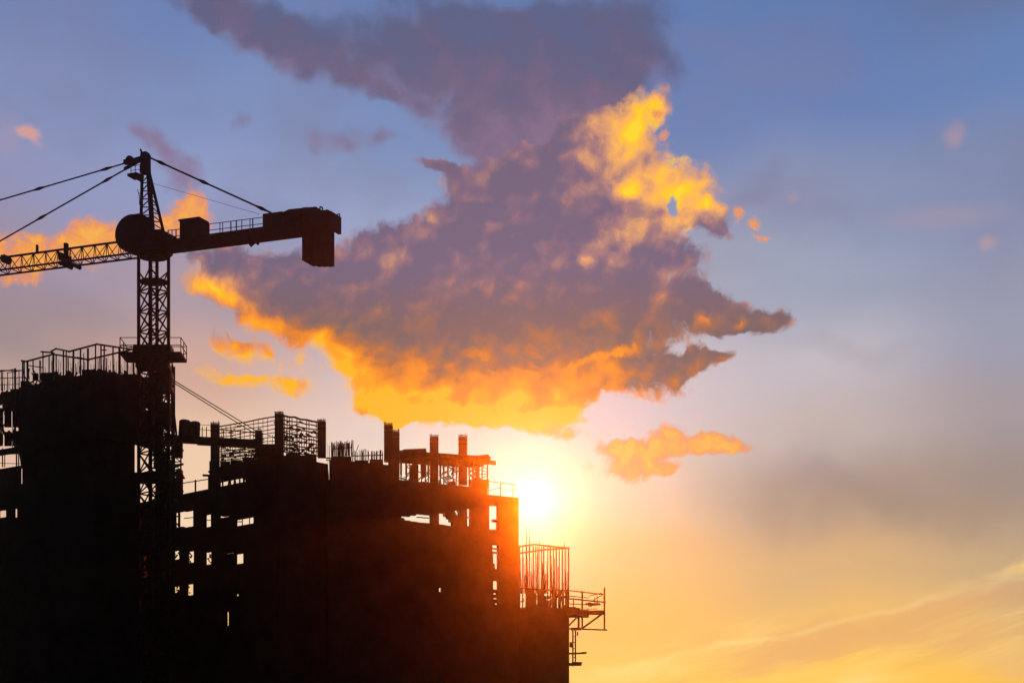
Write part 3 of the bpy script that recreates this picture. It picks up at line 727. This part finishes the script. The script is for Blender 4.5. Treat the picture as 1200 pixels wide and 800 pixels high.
rl = [((-30, 440, 153), (15, 433, 152), .8), ((0, 434, 152), (28, 434, 151), 1.0), ((-30, 444, 153), (28, 442, 151), .7), ((8, 437, 153), (24, 434, 152), .6), ((-30, 452, 153), (22, 450, 151.6), .5)]
pl = [(1.5, 434, 458, 152, .8), (3.3, 436, 520, 152, .8), (15, 432, 524, 151.6, .8), (17.8, 431.5, 524, 151.4, 1.7), (9, 436, 500, 153, .6), (22, 434, 524, 151.2, .7), (-12, 437, 524, 153, .9), (-25, 440, 524, 154, .9)]
sc2 = scaffold('access_scaffold', 'cluttered lower scaffold of poles at the far left edge of the picture', 'scaffold', rl, pl, zc)
def clutter(m):
    for i in range(46):
        u, v = rng.uniform(-30, 23), rng.uniform(458, 522); Y = rng.uniform(151.3, 154)
        if rng.random() < .55: m.bar(P(u, v, Y), P(u + rng.uniform(-9, 9), v + rng.uniform(-16, 16), Y), rng.uniform(.05, .13), 4)
        else:
            a, b = xy(u, Y), xy(u + rng.uniform(3, 9), Y); z = zat(v, Y); m.prism([a, b, b + Vector((0, .3)), a + Vector((0, .3))], z, z + rng.uniform(.3, 1.0))
parts('brace', sc2, MT, clutter)
def deckb(m):
    for v0, v1 in ((461, 474), (478, 500), (506, 522)):
        for u0, u1 in ((-40, -6), (-4, 3), (5, 14), (15.5, 23)):
            a, b = xy(u0, 154.4), xy(u1 - rng.uniform(.2, 1.6), 154.4); m.prism([a, b, b + Vector((0, .2)), a + Vector((0, .2))], zat(v1, 154.4), zat(v0 + rng.uniform(-2, 4), 154.4))
parts('netting_board', sc2, MW, deckb)
# open storey: rail at the left
scaffold('guard_rail', 'short guard rail in the open storey gap at the far left edge', 'railing', [((-30, 534, 152), (24, 531, 151.4), .8), ((-30, 542, 152), (24, 543, 151.4), .5)],
         [(3, 525, 547, 152, 1.0), (5.5, 531, 547, 151.8, .8), (19.5, 525, 547, 151.4, 1.2), (22, 528, 547, 151.4, 1)], zf)
par = Mesh(); par.prism([xy(-70, 156.6), xy(24.5, 151.2), xy(24.5, 151.2) + Vector((0, .2)), xy(-70, 156.6) + Vector((0, .2))], zf - .003, zat(546, 151.5)); par.build('parapet', MC, lb)

# hoist tower beside the mast
hx = xy(196, 143); hoist = thing('hoist_tower', (hx.x, hx.y, 0), 'narrow lattice hoist tower close behind the right side of the crane mast', 'hoist tower')
def lat(m, c, w, z0, z1, pitch, r, rb):
    cs = [Vector((c.x + a * w, c.y + b * w, 0)) for a, b in ((-1, -1), (1, -1), (1, 1), (-1, 1))]
    for q in cs: m.bar(q + Vector((0, 0, z0)), q + Vector((0, 0, z1)), r, 5)
    n = int((z1 - z0) / pitch)
    for i in range(n):
        a0, a1 = z0 + i * pitch, z0 + (i + 1) * pitch
        for k in range(4):
            a, b = cs[k], cs[(k + 1) % 4]; m.bar(a + Vector((0, 0, a0)), b + Vector((0, 0, a0)), rb, 4)
            if i % 2: a, b = b, a
            m.bar(a + Vector((0, 0, a0)), b + Vector((0, 0, a1)), rb, 4)
part('lattice', hoist, MD, lambda m: lat(m, hx, 0.42, 0, zat(428, 143), 0.8, 0.08, 0.05))
parts('hoist_car', hoist, MD, lambda m: (m.box((hx.x + .1, hx.y - .9, zat(452, 143)), .9, 1.2, 1.3), m.box((hx.x - .1, hx.y - .9, zat(490, 143)), 1.0, .8, 1.5)))
def cabn(m):
    for i in range(26):
        v = 430 + i * 5.2; m.bar(P(188 + rng.uniform(-2, 6), v, 142), P(204 + rng.uniform(-8, 1), v + rng.uniform(-6, 6), 142), rng.uniform(.04, .1), 4)
parts('tie_brace', hoist, MD, cabn)
def raker(m):
    a0, a1 = P(201, 458, 141.5), P(207, 510, 141.5); b0, b1 = P(201, 462, 143), P(201.5, 512, 143)
    m.bar(a0, a1, .07, 5); m.bar(b0, b1, .06, 5)
    for i in range(9): m.bar(lerp(a0, a1, i / 9), lerp(b0, b1, (i + .5) / 9), .035, 4); m.bar(lerp(a0, a1, (i + 1) / 9), lerp(b0, b1, (i + .5) / 9), .035, 4)
part('raking_lattice', hoist, MD, raker)

# stair scaffold between the two buildings
sx = xy(188, 146); stair = thing('stair_scaffold', (sx.x, sx.y, 0), 'dense stair scaffold tower below the crane platform, sky showing through its braces', 'scaffold')
def stairs(m):
    for Y in (145, 148):
        for u in (186, 196, 204, 212): m.bar(P(u, 595, Y), P(u, 511 if u > 200 else 522, Y), .06, 5); 
        for i in range(9):
            v = 512 + i * 9.5
            m.bar(P(184, v + 2, Y), P(212.5, v, Y), .05, 4)
            m.bar(P(186, v + 10, Y), P(199, v, Y), .05, 4); m.bar(P(199, v, Y), P(212, v + 10, Y), .045, 4)
    for i in range(5):
        a, b = P(188, 520 + i * 16, 145.5), P(210, 512 + i * 16, 147.5); c = (a + b) / 2; e = (b - a).normalized(); m.box(c, (b - a).length, .8, .14, e, e.cross(Vector((0, 0, 1))).normalized())
part('lattice', stair, MT, stairs)
def stairbox(m):
    for (u0, u1, v0, v1) in ((184, 190, 508, 552), (194, 205, 508, 520), (188, 200, 538, 552), (203, 212, 510, 534), (206, 212.3, 549, 580), (186, 197, 556, 585), (198, 206, 562, 588)):
        a, b = xy(u0, 146.5), xy(u1, 146.5); m.prism([a, b, b + Vector((0, .9)), a + Vector((0, .9))], zat(v1, 146.5), zat(v0, 146.5))
parts('cladding_board', stair, MW, stairbox)
part('canopy', stair, MD, lambda m: m.prism([xy(203, 144.5), xy(213, 144.5), xy(217, 147), xy(207, 147)], zat(558, 146), zat(556.5, 146)))
def lowsc(m):
    for Y in (141, 143):
        for u in (161, 166, 170, 174): m.bar(P(u, 596, Y), P(u, 520, Y), .04, 4)
    for i in range(12): v = 522 + i * 6; m.bar(P(160, v, 142), P(178, v + rng.uniform(-7, 7), 142), .035, 4)
# tied-in plant room roof between mast and the right wing
tie = Mesh(); tie.prism([xy(163.6, 149.5), xy(212, 149.5), xy(212, 156), xy(163.6, 156)], 0, zat(592, 149.5)); 

# =================================================================== MIDDLE BUILDING
mb = thing('concrete_building', (*xy(300, 156), 0), 'unfinished middle building with a rebar mesh strung between tall roof columns', 'building')
Zter = zat(556, 150)
def Yl(u):
    if u <= 327: return 150 * 444 / (1000 - (556 + (327 - u) * 0.2))
    return 150 * 444 / (1000 - (556 + (u - 327) * 0.19))
M0, M1, M2 = xy(164, Yl(164)), xy(327, 150), xy(384, Yl(384))
Hm = [(0, 206, 598, 215.5, 617), (0, 216.2, 598, 226.3, 617), (0, 241.5, 602, 247, 617), (0, 258, 603.5, 260, 606), (0, 262, 604, 268, 605.5), (0, 277.5, 606.5, 297, 617),
      (0, 204, 642, 210, 655), (0, 221, 645, 227, 659), (0, 241.5, 646, 247.5, 661), (0, 266, 647, 274, 648.2), (0, 277.3, 648, 285, 660.5),
      (0, 203, 682, 210, 694), (0, 220, 683, 226.3, 697), (0, 277.3, 695, 279.3, 703), (0, 266, 716, 268, 735), (0, 164.5, 650, 166.5, 665), (0, 168, 651, 172, 656), (0, 169, 658, 172, 666), (0, 168, 669, 172.5, 676)]
depm = Vector((-0.4, 6.0))
block(mb, [M0, M1, M2], depm, 0, Zter, holes=Hm, floors=[], cols=[], side=(True, True))
for z in (zat(620, 155.5), zat(664, 155.5), zat(701, 155.5), zat(745, 155.5), 15.0, 12.1, 9.2, 6.3, 3.4):
    s = Mesh(); s.prism([lerp(M0, M0 + depm, .06), lerp(M1, M1 + depm, .06), lerp(M2, M2 + depm, .06), M2 + depm, M1 + depm, M0 + depm], z - 0.22, z - 0.02); s.build('floor_slab', MC, mb)
# upper storey
zu = zat(532, 150); Uu = xy(250, Yl(250))
block(mb, [Uu, M1, M2], depm * 0.8, Zter, zu, holes=[(0, 258, 560, 263, 573.5), (0, 264.5, 560.5, 287.5, 572.5)], side=(False, True))
parts('upstand', mb, MC, lambda m: [m.prism([xy(u0, Y), xy(u1, Y), xy(u1, Y + 2), xy(u0, Y + 2)], zu - .01, zat(v, Y)) for u0, u1, v, Y in ((258, 269.8, 540, 155), (270, 283.8, 538.5, 154.5), (284, 299.8, 535.5, 154), (300, 320, 529, 152), (335, 352, 530.5, 151.5), (352, 371, 533, 153), (300, 322, 520, 154.5))])
# props seen inside the opening
parts('prop', mb, MT, lambda m: [m.bar(P(u, 574, Y), P(u + d, 559, Y), .07, 5) for u, d, Y in ((261, 0, 157), (266.5, 3, 157), (270, 0, 158), (273.5, 2, 157), (277, -2, 157), (281, 0, 158), (284, 3, 157), (287, -2, 157))])
def rcol(root, u0, u1, vt, vb, Y, rods_h=0.35):
    c = xy((u0 + u1) / 2, Y); w = (u1 - u0) / FPX * Y
    o = part('column', root, MC, lambda m: m.box((c.x, c.y, (zat(vt + 2, Y) + zat(vb, Y)) / 2), w * .95, w * .8, zat(vt + 2, Y) - zat(vb, Y)))
    def rr(m):
        for i in range(7):
            x = c.x + (i / 6 - .5) * w * .86
            for dy in (-.3, .3): m.bar((x, c.y + dy * w, zat(vt + 3, Y)), (x + rng.uniform(-.03, .03), c.y + dy * w, zat(vt, Y) + rng.uniform(-.2, .12)), .025, 4)
        for k in range(3): m.bar((c.x - w * .5, c.y - w * .42, zat(vt + 1 + k * 5, Y)), (c.x + w * .52, c.y - w * .42, zat(vt + 1 + k * 5, Y)), .04, 4)
    m = Mesh(); rr(m); m.build('rebar', MS, o)
    return o
rcol(mb, 247, 257.3, 495, 577, Yl(252) + .2); rcol(mb, 322, 332.5, 482.5, 535, 150.6); rcol(mb, 372, 382, 491.5, 536, Yl(377) + .2); rcol(mb, 299, 307.5, 504, 536, 154.5)
parts('hook_bar', mb, MS, lambda m: (m.bar(P(246, 577, 154), P(246, 540, 154), .05, 5), m.bar(P(237.5, 556.5, 154), P(248, 557, 154), .09, 5), m.bar(P(244, 552, 154), P(248, 554, 154), .07, 5)))
def mesh_bay(root, a0, b0, a1, b1, rows, ncols, r=.03, dense=0.0):
    """a0->b0 top line, a1->b1 bottom line (pixel, pixel, depth)"""
    m = Mesh(); A0_, B0_, A1_, B1_ = P(*a0), P(*b0), P(*a1), P(*b1)
    for i in range(rows + 1):
        t = i / rows; jit = Vector((0, 0, rng.uniform(-.04, .04)))
        n = 6; p = [lerp(lerp(A0_, A1_, t), lerp(B0_, B1_, t), k / n) + Vector((0, 0, (rng.uniform(-.05, .05)) if 0 < k < n else 0)) + jit for k in range(n + 1)]
        for k in range(n): m.bar(p[k], p[k + 1], r * (1.5 if i == 0 else 1), 4)
    for i in range(ncols):
        s = (i + .5) / ncols; t1 = 1; t0 = rng.uniform(0, .8) if rng.random() < .5 else 0
        m.bar(lerp(lerp(A0_, A1_, t0), lerp(B0_, B1_, t0), s), lerp(A1_, B1_, s) , r * .7, 4)
    for i in range(int(dense)):
        s, t = rng.random(), rng.random() ** .6; p = lerp(lerp(A0_, A1_, t), lerp(B0_, B1_, t), s); q = lerp(lerp(A0_, A1_, min(1, t + .02)), lerp(B0_, B1_, min(1, t + .02)), min(1, s + rng.uniform(.02, .09))); m.bar(p, q, r * 1.6, 4)
    return m.build('rebar_mesh', MS, root)
mesh_bay(mb, (257, 499, Yl(257)), (322, 487.5, 150.6), (257, 536, Yl(257)), (322, 531, 150.6), 9, 12, .036, 50)
mesh_bay(mb, (332, 487, 150.6), (372, 494.5, Yl(372)), (332, 529, 150.6), (372, 534, Yl(372)), 9, 14, .055, 60)
mesh_bay(mb, (332, 503, 154), (350, 497, 155), (332, 529, 154), (350, 532, 155), 9, 8, .035, 24)
mesh_bay(mb, (258, 521, 156), (300, 525, 156), (258, 540, 156), (300, 536, 156), 4, 22, .04, 60)
# frames inside windows
parts('window_mullion', mb, MD, lambda m: (m.bar(P(216, 607, 157.9), P(226, 606, 157.3), .04, 4), m.bar(P(284, 606, 153), P(284, 617, 153), .05, 4), m.bar(P(292.5, 606, 152.6), P(292.5, 617, 152.6), .05, 4), m.bar(P(278, 611, 153.3), P(284, 611, 153.3), .05, 4), m.bar(P(241, 609, 155.8), P(247, 609, 155.8), .04, 4), m.bar(P(210, 598, 158.5), P(210, 617, 158.5), .12, 4)))
def specks(m):
    for (u0, u1, v0, v1, n) in ((203, 210, 598, 617, 9), (203, 210, 641, 655, 8), (221, 227, 645, 660, 8), (241, 247.5, 646, 661, 9), (203, 210, 682, 695, 8), (220, 222.5, 684, 697, 3), (265, 269, 715, 736, 4), (266, 274, 646, 649, 3)):
        for i in range(n):
            u, v = rng.uniform(u0, u1), rng.uniform(v0, v1); m.bar(P(u, v, 164), P(u + rng.uniform(-4, 4), v + rng.uniform(-5, 5), 164), rng.uniform(.05, .1), 4)
parts('shoring', mb, MT, specks)
# terrace rail
scaffold('guard_rail', 'thin guard rail on the terrace edge in the bright gap right of the crane', 'railing', [((213, 566, 157.5), (248, 560.5, 155), .8), ((213, 580, 157.5), (248, 575, 155), .7)],
         [(213.5, 564, 581, 157.5, 1.4), (229, 562, 579, 156.3, 1.4), (244.5, 558, 577, 155.2, 1.1)], Zter)
# walkway beam with drums
wk = thing('walkway', tuple(P(212, 517, 150)), 'black walkway beam spanning from the crane mast to the middle building roof', 'walkway')
def wbeam(m):
    a, b = P(207, 514.5, 148), P(304, 519.5, 149.4); e = (b - a).normalized(); m.box((a + b) / 2, (b - a).length, .8, .42, e, e.cross(Vector((0, 0, 1))).normalized()); m.box((a * .4 + b * .6) - Vector((0, 0, .2)), (b - a).length * .7, .6, .2, e, e.cross(Vector((0, 0, 1))).normalized())
part('beam', wk, MD, wbeam)
for (u, v) in ((237, 500), (242, 500), (262, 504), (271, 502), (282, 503), (293, 505)): part('post', wk, MT, lambda m: m.bar(P(u, 514, 148.6), P(u, v, 148.6), .04, 4))
part('rail', wk, MT, lambda m: (m.bar(P(234, 497.5, 148.6), P(248, 498, 148.6), .02, 4), m.bar(P(234, 503, 148.6), P(247, 504, 148.6), .025, 4), m.bar(P(257, 503, 148.6), P(300, 507, 148.6), .045, 4)))
def drum(m, u, vb, vt, w, lean):
    a = P(u, vb, 148.4); b = P(u + lean, vt, 148.4); h = (b - a).length; m.lathe(a, b - a, [(0, w * .85), (.06, w), (h * .33, w), (h * .35, w * 1.06), (h * .37, w), (h * .65, w), (h * .67, w * 1.06), (h * .69, w), (h * .94, w), (h, w * .72)], 18)
m = Mesh(); drum(m, 215.5, 515, 492, .42, 1.4); tag(m.build('drum', MP), 'left of two black drums on the walkway beam, leaning and slightly taller', 'drum', 'drums on the walkway')
m = Mesh(); drum(m, 228, 515, 494, .38, .6); tag(m.build('drum', MP), 'right of two black drums on the walkway beam, upright with a notched top', 'drum', 'drums on the walkway')
cb = Mesh(); cb.bar(P(201, 444, 140), P(300, 504.5, 149), .035, 5); tag(cb.build('stay_cable', MR), 'upper of the two parallel stay cables from the crane mast to the middle roof', 'cable', 'stay cables')
cb = Mesh(); cb.bar(P(201, 446.6, 140), P(297, 507, 149), .035, 5); tag(cb.build('stay_cable', MR), 'lower of the two parallel stay cables from the crane mast to the middle roof', 'cable', 'stay cables')

# =================================================================== RIGHT BUILDING
rb = thing('concrete_building', (*xy(500, 158), 0), 'right hand unfinished building glowing orange beside the sun, roof columns and formwork on top', 'building')
def Yr(u): return 152 * 453 / (1000 - (547 + (u - 388) * 0.1))
R0, R1, R2, R3 = xy(388, Yr(388)), xy(455, Yr(455)), xy(571.5, Yr(571.5)), xy(608, Yr(608))
depr = Vector((-0.15, 6.5))
zA, zB, zC = zat(541, Yr(420)), zat(566, Yr(510)), zat(581, Yr(590))
block(rb, [xy(384.3, Yr(384)), R0, R1], depr, 0, zat(571, Yr(388)), side=(False, True), roof=False)
block(rb, [R0, R1], depr, zat(571, Yr(388)), zA, side=(True, True))
parts('upstand', rb, MC, lambda m: [m.prism([xy(u0, Y), xy(u1, Y), xy(u1, Y + 2), xy(u0, Y + 2)], zA - .01, zat(v, Y)) for u0, u1, v, Y in ((388, 412, 534.5, 152.4), (416, 432, 539, 153.3), (433, 449, 538, 153.8))])
Hr = [(0, 481, 603.2, 487, 610.5), (0, 487.8, 602.3, 503, 605.5), (0, 488.5, 606, 503, 612), (0, 474, 604.6, 480.4, 609.3), (0, 470.5, 604.3, 474, 606.5), (0, 514.5, 601, 519, 614), (0, 519.6, 604.5, 522, 614.7), (0, 522, 607.5, 525, 615.2), (0, 525, 611, 528, 615.8), (0, 533, 597.5, 535, 600), (0, 534.5, 599, 536, 603), (0, 547.5, 595.5, 549.3, 605), (0, 547.5, 606, 549.3, 616), (0, 514.5, 688, 516, 693)]
block(rb, [R1, R2], depr, 0, zB, holes=Hr, side=(False, True))
He = [(0, 573.4, 592, 576, 620), (0, 576.5, 592, 581.5, 608), (0, 576.5, 611, 581, 620), (0, 577, 638, 582, 641.5), (0, 577, 643, 582, 646), (0, 578, 648, 582, 660), (0, 580, 660, 582, 666), (0, 578, 680, 579.5, 690), (0, 580.2, 680, 582, 690), (0, 578.3, 694, 581, 696), (0, 578.3, 700, 581.6, 701.5), (0, 580, 706, 582, 708)]
block(rb, [R2, R3], depr * 0.38, 0, zC, holes=He, side=(False, True))
for z in (zat(621, 158), zat(667, 158), zat(710, 158), 17.2, 14.3, 11.4, 8.5, 5.6, 2.8):
    for a, b, dd in ((R0, R1, depr), (R1, R2, depr), (R2, R3, depr * .38)):
        s = Mesh(); s.prism([lerp(a, a + dd, .14), lerp(b, b + dd, .14), b + dd, a + dd], z - .22, z - .03); s.build('floor_slab', MC, rb)
rcol(rb, 450, 460.5, 496, 541, Yr(455) + .2); rcol(rb, 460, 468.3, 504, 568, Yr(464) + .3); rcol(rb, 503.5, 514, 510, 568, Yr(508) + .4); rcol(rb, 537, 547.8, 510, 568, Yr(542) + .4)
part('column', rb, MC, lambda m: m.box((*xy(461, 154.6), (zat(541, 154.6) + zat(570, 154.6)) / 2), .75, .6, zat(541, 154.6) - zat(572, 154.6)))
for (ua, va, ub, vb, n, h, Y, r_) in ((388.5, 536, 411.5, 534, 60, 1.05, 152.8, .026), (412, 541, 430, 540, 24, .82, 153.4, .024), (431, 540, 449, 539, 28, .72, 153.8, .026)):
    parts('starter_bar', rb, MS, lambda m: rods(m, P(ua, va, Y), P(ub, vb, Y), n, h, r_, .14, .03, .25))
part('starter_bar', rb, MS, lambda m: rods(m, P(389, 536, 153.6), P(411, 534, 153.6), 34, .95, .026, .14, .03, .25))['kind'] = 'stuff'
parts('starter_tie', rb, MS, lambda m: (m.bar(P(388, 526, 152.4), P(412, 524, 152.9), .05, 4), m.bar(P(412, 534, 153.2), P(449, 533, 154), .05, 4), m.bar(P(418, 528, 153.2), P(420, 521, 153.2), .03, 4)))
scaffold('guard_rail', 'tiny rail in the narrow bright slot between the middle and right buildings', 'railing', [((382, 536.5, 153), (389, 536.5, 153), 1.2), ((382, 539, 153), (389, 539, 153), .8)], [(386.5, 536, 572, 153.5, .6), (384.5, 520, 572, 154, .3)], zat(571, 153))
parts('slot_debris', rb, MC, lambda m: (m.box(P(385, 566, 154), .3, .3, .5), m.box(P(388, 560, 154), .2, .3, 1.6), m.box(P(384.5, 571, 154), .3, .3, .6)))

# formwork deck on props
fw = thing('formwork_deck', tuple(P(520, 566, 157)), 'timber formwork deck on props over the right building roof, long beams sticking out', 'formwork')
def beams(m, u0, v0, u1, v1, Y0, Y1, w, h):
    a, b = P(u0, v0, Y0), P(u1, v1, Y1); e = (b - a).normalized(); sd = e.cross(Vector((0, 0, 1))).normalized(); m.box((a + b) / 2, (b - a).length, w, h, e, sd, sd.cross(e))
part('deck', fw, MW, lambda m: (beams(m, 468, 535, 566, 541.5, 156, 159.5, 2.4, .5), beams(m, 469, 530.5, 494, 529.5, 155.6, 156.5, 1.6, .3)))
for (a, b, c, d, Y0, Y1, h) in ((466, 529.3, 496, 528.8, 155.4, 156, .18), (478, 533, 566, 537, 155, 158, .2), (488, 530, 571, 540, 155.6, 158.8, .2), (515, 533.6, 577, 542.5, 156, 159, .22), (548, 537.5, 580, 542.3, 156.8, 159.2, .3), (540, 537.5, 572, 534, 158, 159.6, .24), (548, 540, 574, 536.2, 158.4, 160, .14), (470, 541, 562, 546, 156, 159, .16), (545, 545.5, 566, 545, 157.5, 158.5, .16)):
    part('beam', fw, MW, lambda m: beams(m, a, b, c, d, Y0, Y1, .22, h))
for u, Y in ((470, 156), (476, 158), (484, 156.5), (488, 158.2), (494, 157), (498.5, 158), (502, 156.4), (516, 158), (520, 157), (525, 156.8), (531, 158.6), (535, 157), (550, 158), (554.5, 157.3), (558, 158.8), (565, 159), (571.3, 158.4)):
    part('prop', fw, MT, lambda m: (m.bar(P(u, 571, Y), P(u, 540, Y), .05 if u != 571.3 else .06, 5), m.bar(P(u, 556, Y), P(u, 541, Y), .08 if u < 560 else .06, 5)))
def braces(m):
    for (u0, u1, n) in ((468, 484, 12), (489, 503, 12), (514, 537, 22), (548, 558, 9)):
        for i in range(n):
            u = rng.uniform(u0, u1 - 5); v = rng.uniform(545, 566); Y = rng.uniform(156.5, 159); sgn = rng.choice((-1, 1))
            m.bar(P(u, v, Y), P(min(u + rng.uniform(5, 10), u1 + 1), v + sgn * rng.uniform(2, 8), Y), rng.uniform(.03, .06), 4)
    for u0, u1 in ((484.5, 489.5), (558, 562)): m.box(P((u0 + u1) / 2, 557, 158.5), (u1 - u0) / 15.2, .4, 1.7)
    m.box(P(485, 557, 158.5), .7, .4, 1.6); m.box(P(496.5, 550, 158), .3, .3, 1.2)
    for (a, b, c, d) in ((559, 549, 571, 553), (559, 556, 571, 555), (560, 562, 571, 557), (551, 553, 559, 547), (560, 545, 571, 549)): m.bar(P(a, b, 158.4), P(c, d, 158.4), .035, 4)
parts('brace', fw, MT, braces)
parts('upstand', rb, MC, lambda m: [m.prism([xy(u0, Y), xy(u1, Y), xy(u1, Y + 1.5), xy(u0, Y + 1.5)], zB - .01, zat(v, Y)) for u0, u1, v, Y in ((470, 480, 563.5, 156.3), (484, 488, 560, 156.5), (488, 500, 565, 156.8), (514, 517, 562, 157.2), (525, 534, 563.5, 157.4), (549, 556, 561.5, 158), (556, 563, 559, 158.1), (563, 571.4, 561.5, 158.4))])
# balcony rail
scaffold('guard_rail', 'thin guard rail on the right building roof fading into the sun glare', 'railing', [((572, 563.5, 158.5), (605, 567.8, 159.6), .7), ((572, 575, 158.5), (587, 571, 159), .5), ((586, 572, 159), (606, 574.5, 159.6), .45)],
         [(572.8, 562, 582, 158.4, .7), (586.5, 565.5, 582, 159, .9), (601, 568, 584, 159.5, .8)], zC)

# low annex at the right with starter cage
an = thing('concrete_annex', (*xy(638, 163), 0), 'lower concrete block at the right end of the site under a cage of upright bars', 'building')
N0, N1, N2 = xy(604, 161.5), xy(627, 160.6), xy(667, 161.9)
block(an, [N0, N1, N2], Vector((0.0, 6.0)), 0, zat(711, 161), side=(True, True))
parts('upstand', an, MC, lambda m: [m.prism([xy(u0, Y), xy(u1, Y), xy(u1, Y + 1.2), xy(u0, Y + 1.2)], zat(713, 161), zat(v, Y)) for u0, u1, v, Y in ((615.8, 626, 690, 161.2), (626, 628.5, 695, 161.2), (630, 637.5, 691, 161.3), (637, 640, 698, 161.3), (646.5, 652, 690, 161.6), (654, 657.5, 692, 161.7), (659, 661, 691, 161.7), (663, 666.9, 690, 161.8), (640, 646, 707, 161.5), (608, 616, 712, 161))])
parts('roof_debris', an, MC, lambda m: [m.box(P(rng.uniform(609, 665), rng.uniform(694, 711), 162.5), rng.uniform(.08, .3), .2, rng.uniform(.08, .3)) for _ in range(46)])
cg = thing('bar_cage', tuple(P(640, 691, 161)), 'cage of upright bars on the low right block, lit yellow by the sun', 'rebar cage')
for a, b in (((608, 640, 161.8), (626, 637.5, 160.8)), ((626, 637.5, 160.8), (667, 642, 162)), ((608, 648, 163), (640, 643.5, 161.8)), ((640, 643.5, 161.8), (667, 641.5, 162)), ((608, 688, 161.8), (628, 690, 161)), ((628, 690, 161), (667, 691.5, 162))):
    part('rail', cg, MT, lambda m: m.bar(P(*a), P(*b), .07, 5))
for i, u in enumerate((608.8, 612.5, 617, 620.2, 625, 628, 630.5, 634.5, 637.2, 642, 645, 648.5, 652, 655.5, 659, 663, 666.3)):
    part('pole', cg, MT, lambda m: m.bar(P(u, 712, 161.5), P(u, 639.5 + abs(u - 627) * .06, 161.5), .06 if i % 2 == 0 else .045, 5))
def thin(m):
    for i in range(92):
        u = rng.uniform(608.5, 665); v = rng.triangular(643, 690, 672); m.bar(P(u, 695, rng.uniform(161, 163)), P(u + rng.uniform(-.6, .6), v, 162), .028, 4)
    for u, v in ((617, 616), (620, 618), (620.8, 630), (632, 632), (661, 636), (616, 624)): m.bar(P(u, 690, 161.3), P(u + .3, v, 161.3), .028, 4)
parts('rebar', cg, MS, thin)

# cantilevered work platform
wp = thing('work_platform', tuple(P(668, 722, 161)), 'cantilevered steel work platform with rails sticking out at the far right', 'platform')
part('deck', wp, MW, lambda m: (beams(m, 666, 717.5, 708, 717.3, 160, 160, 1.2, .22), m.prism([xy(667, 160), xy(690, 160), xy(690, 160.8), xy(667, 160.8)], zat(722, 160), zat(714, 160)), m.box(P(670, 715, 160), .7, .6, .5), m.box(P(676, 716, 160), .5, .6, .5)))
for a, b, r_ in (((667, 691.5), (707, 696), .05), ((667, 701), (710, 705.3), .06), ((667, 698), (690, 700), .035), ((667, 707), (690, 708), .04), ((667, 713), (700, 713), .03), ((690, 709), (704, 708), .05), ((695, 703), (707, 696), .03), ((667, 736), (711.5, 737.7), .06), ((690, 698), (706, 694), .03)):
    part('rail', wp, MT, lambda m: m.bar(P(*a, 160), P(*b, 160), r_, 5))
for u, v0, v1, r_ in ((708.3, 688, 738, .07), (682.3, 692, 735, .07), (678, 722, 737, .09), (672, 700, 716, .04), (697, 700, 706, .04), (700, 697, 708, .035)):
    part('post', wp, MT, lambda m: m.bar(P(u, v1, 160), P(u, v0, 160), r_, 5))
parts('brace', wp, MT, lambda m: (m.bar(P(682, 736, 160), P(706, 718.5, 160), .08, 5), m.bar(P(666, 733, 160), P(679, 720, 160), .07, 5)))
part('clamp', wp, MD, lambda m: (m.lathe(P(691, 710, 160), (0.3, 0, 1), [(0, .12), (.08, .2), (.22, .22), (.3, .12)], 10), m.bar(P(686, 707, 160), P(703, 707, 160), .06, 5)))
part('bearing_box', wp, MD, lambda m: m.box(P(675, 736.5, 160), .8, .4, .18))
hl = thing('hanging_ladder', tuple(P(671, 780, 160.5)), 'short ladder scaffold hanging below the work platform at the right corner', 'ladder')
for u, v0, v1 in ((671.3, 738, 780), (674.3, 738, 777)): part('pole', hl, MT, lambda m: m.bar(P(u, v1, 160.4), P(u, v0, 160.4), .06, 5))
parts('rung', hl, MT, lambda m: [m.bar(P(671, v, 160.4), P(674.5, v, 160.4), .04, 4) for v in (745, 752, 759, 770)])
parts('toe_board', hl, MW, lambda m: (m.bar(P(664, 765.5, 160.6), P(686, 764.7, 160.2), .09, 4), m.box(P(684.5, 764.3, 160.2), .4, .2, .12), m.box(P(671, 778, 160.5), 1.4, .3, .2), m.box(P(676, 776.5, 160.5), .8, .3, .16), m.box(P(669, 755, 160.8), .2, .2, .4), m.box(P(676.8, 742, 160.4), .12, .1, .3)))

# ------------------------------------------------------------------ haze: the low sun scatters forward in it
hz = Mesh(); hz.box((0, 0, 24.8), 6400, 6400, 51.6)
hm = bpy.data.materials.new('haze'); hm.use_nodes = True
hm.node_tree.nodes.clear()
pv = hm.node_tree.nodes.new('ShaderNodeVolumePrincipled'); ho = hm.node_tree.nodes.new('ShaderNodeOutputMaterial')
pv.inputs['Color'].default_value = (0.98, 0.96, 0.92, 1); pv.inputs['Density'].default_value = HAZE_D; pv.inputs['Anisotropy'].default_value = HAZE_G
hm.node_tree.links.new(pv.outputs[0], ho.inputs['Volume'])
haze = tag(hz.build('haze', hm), kind='stuff')
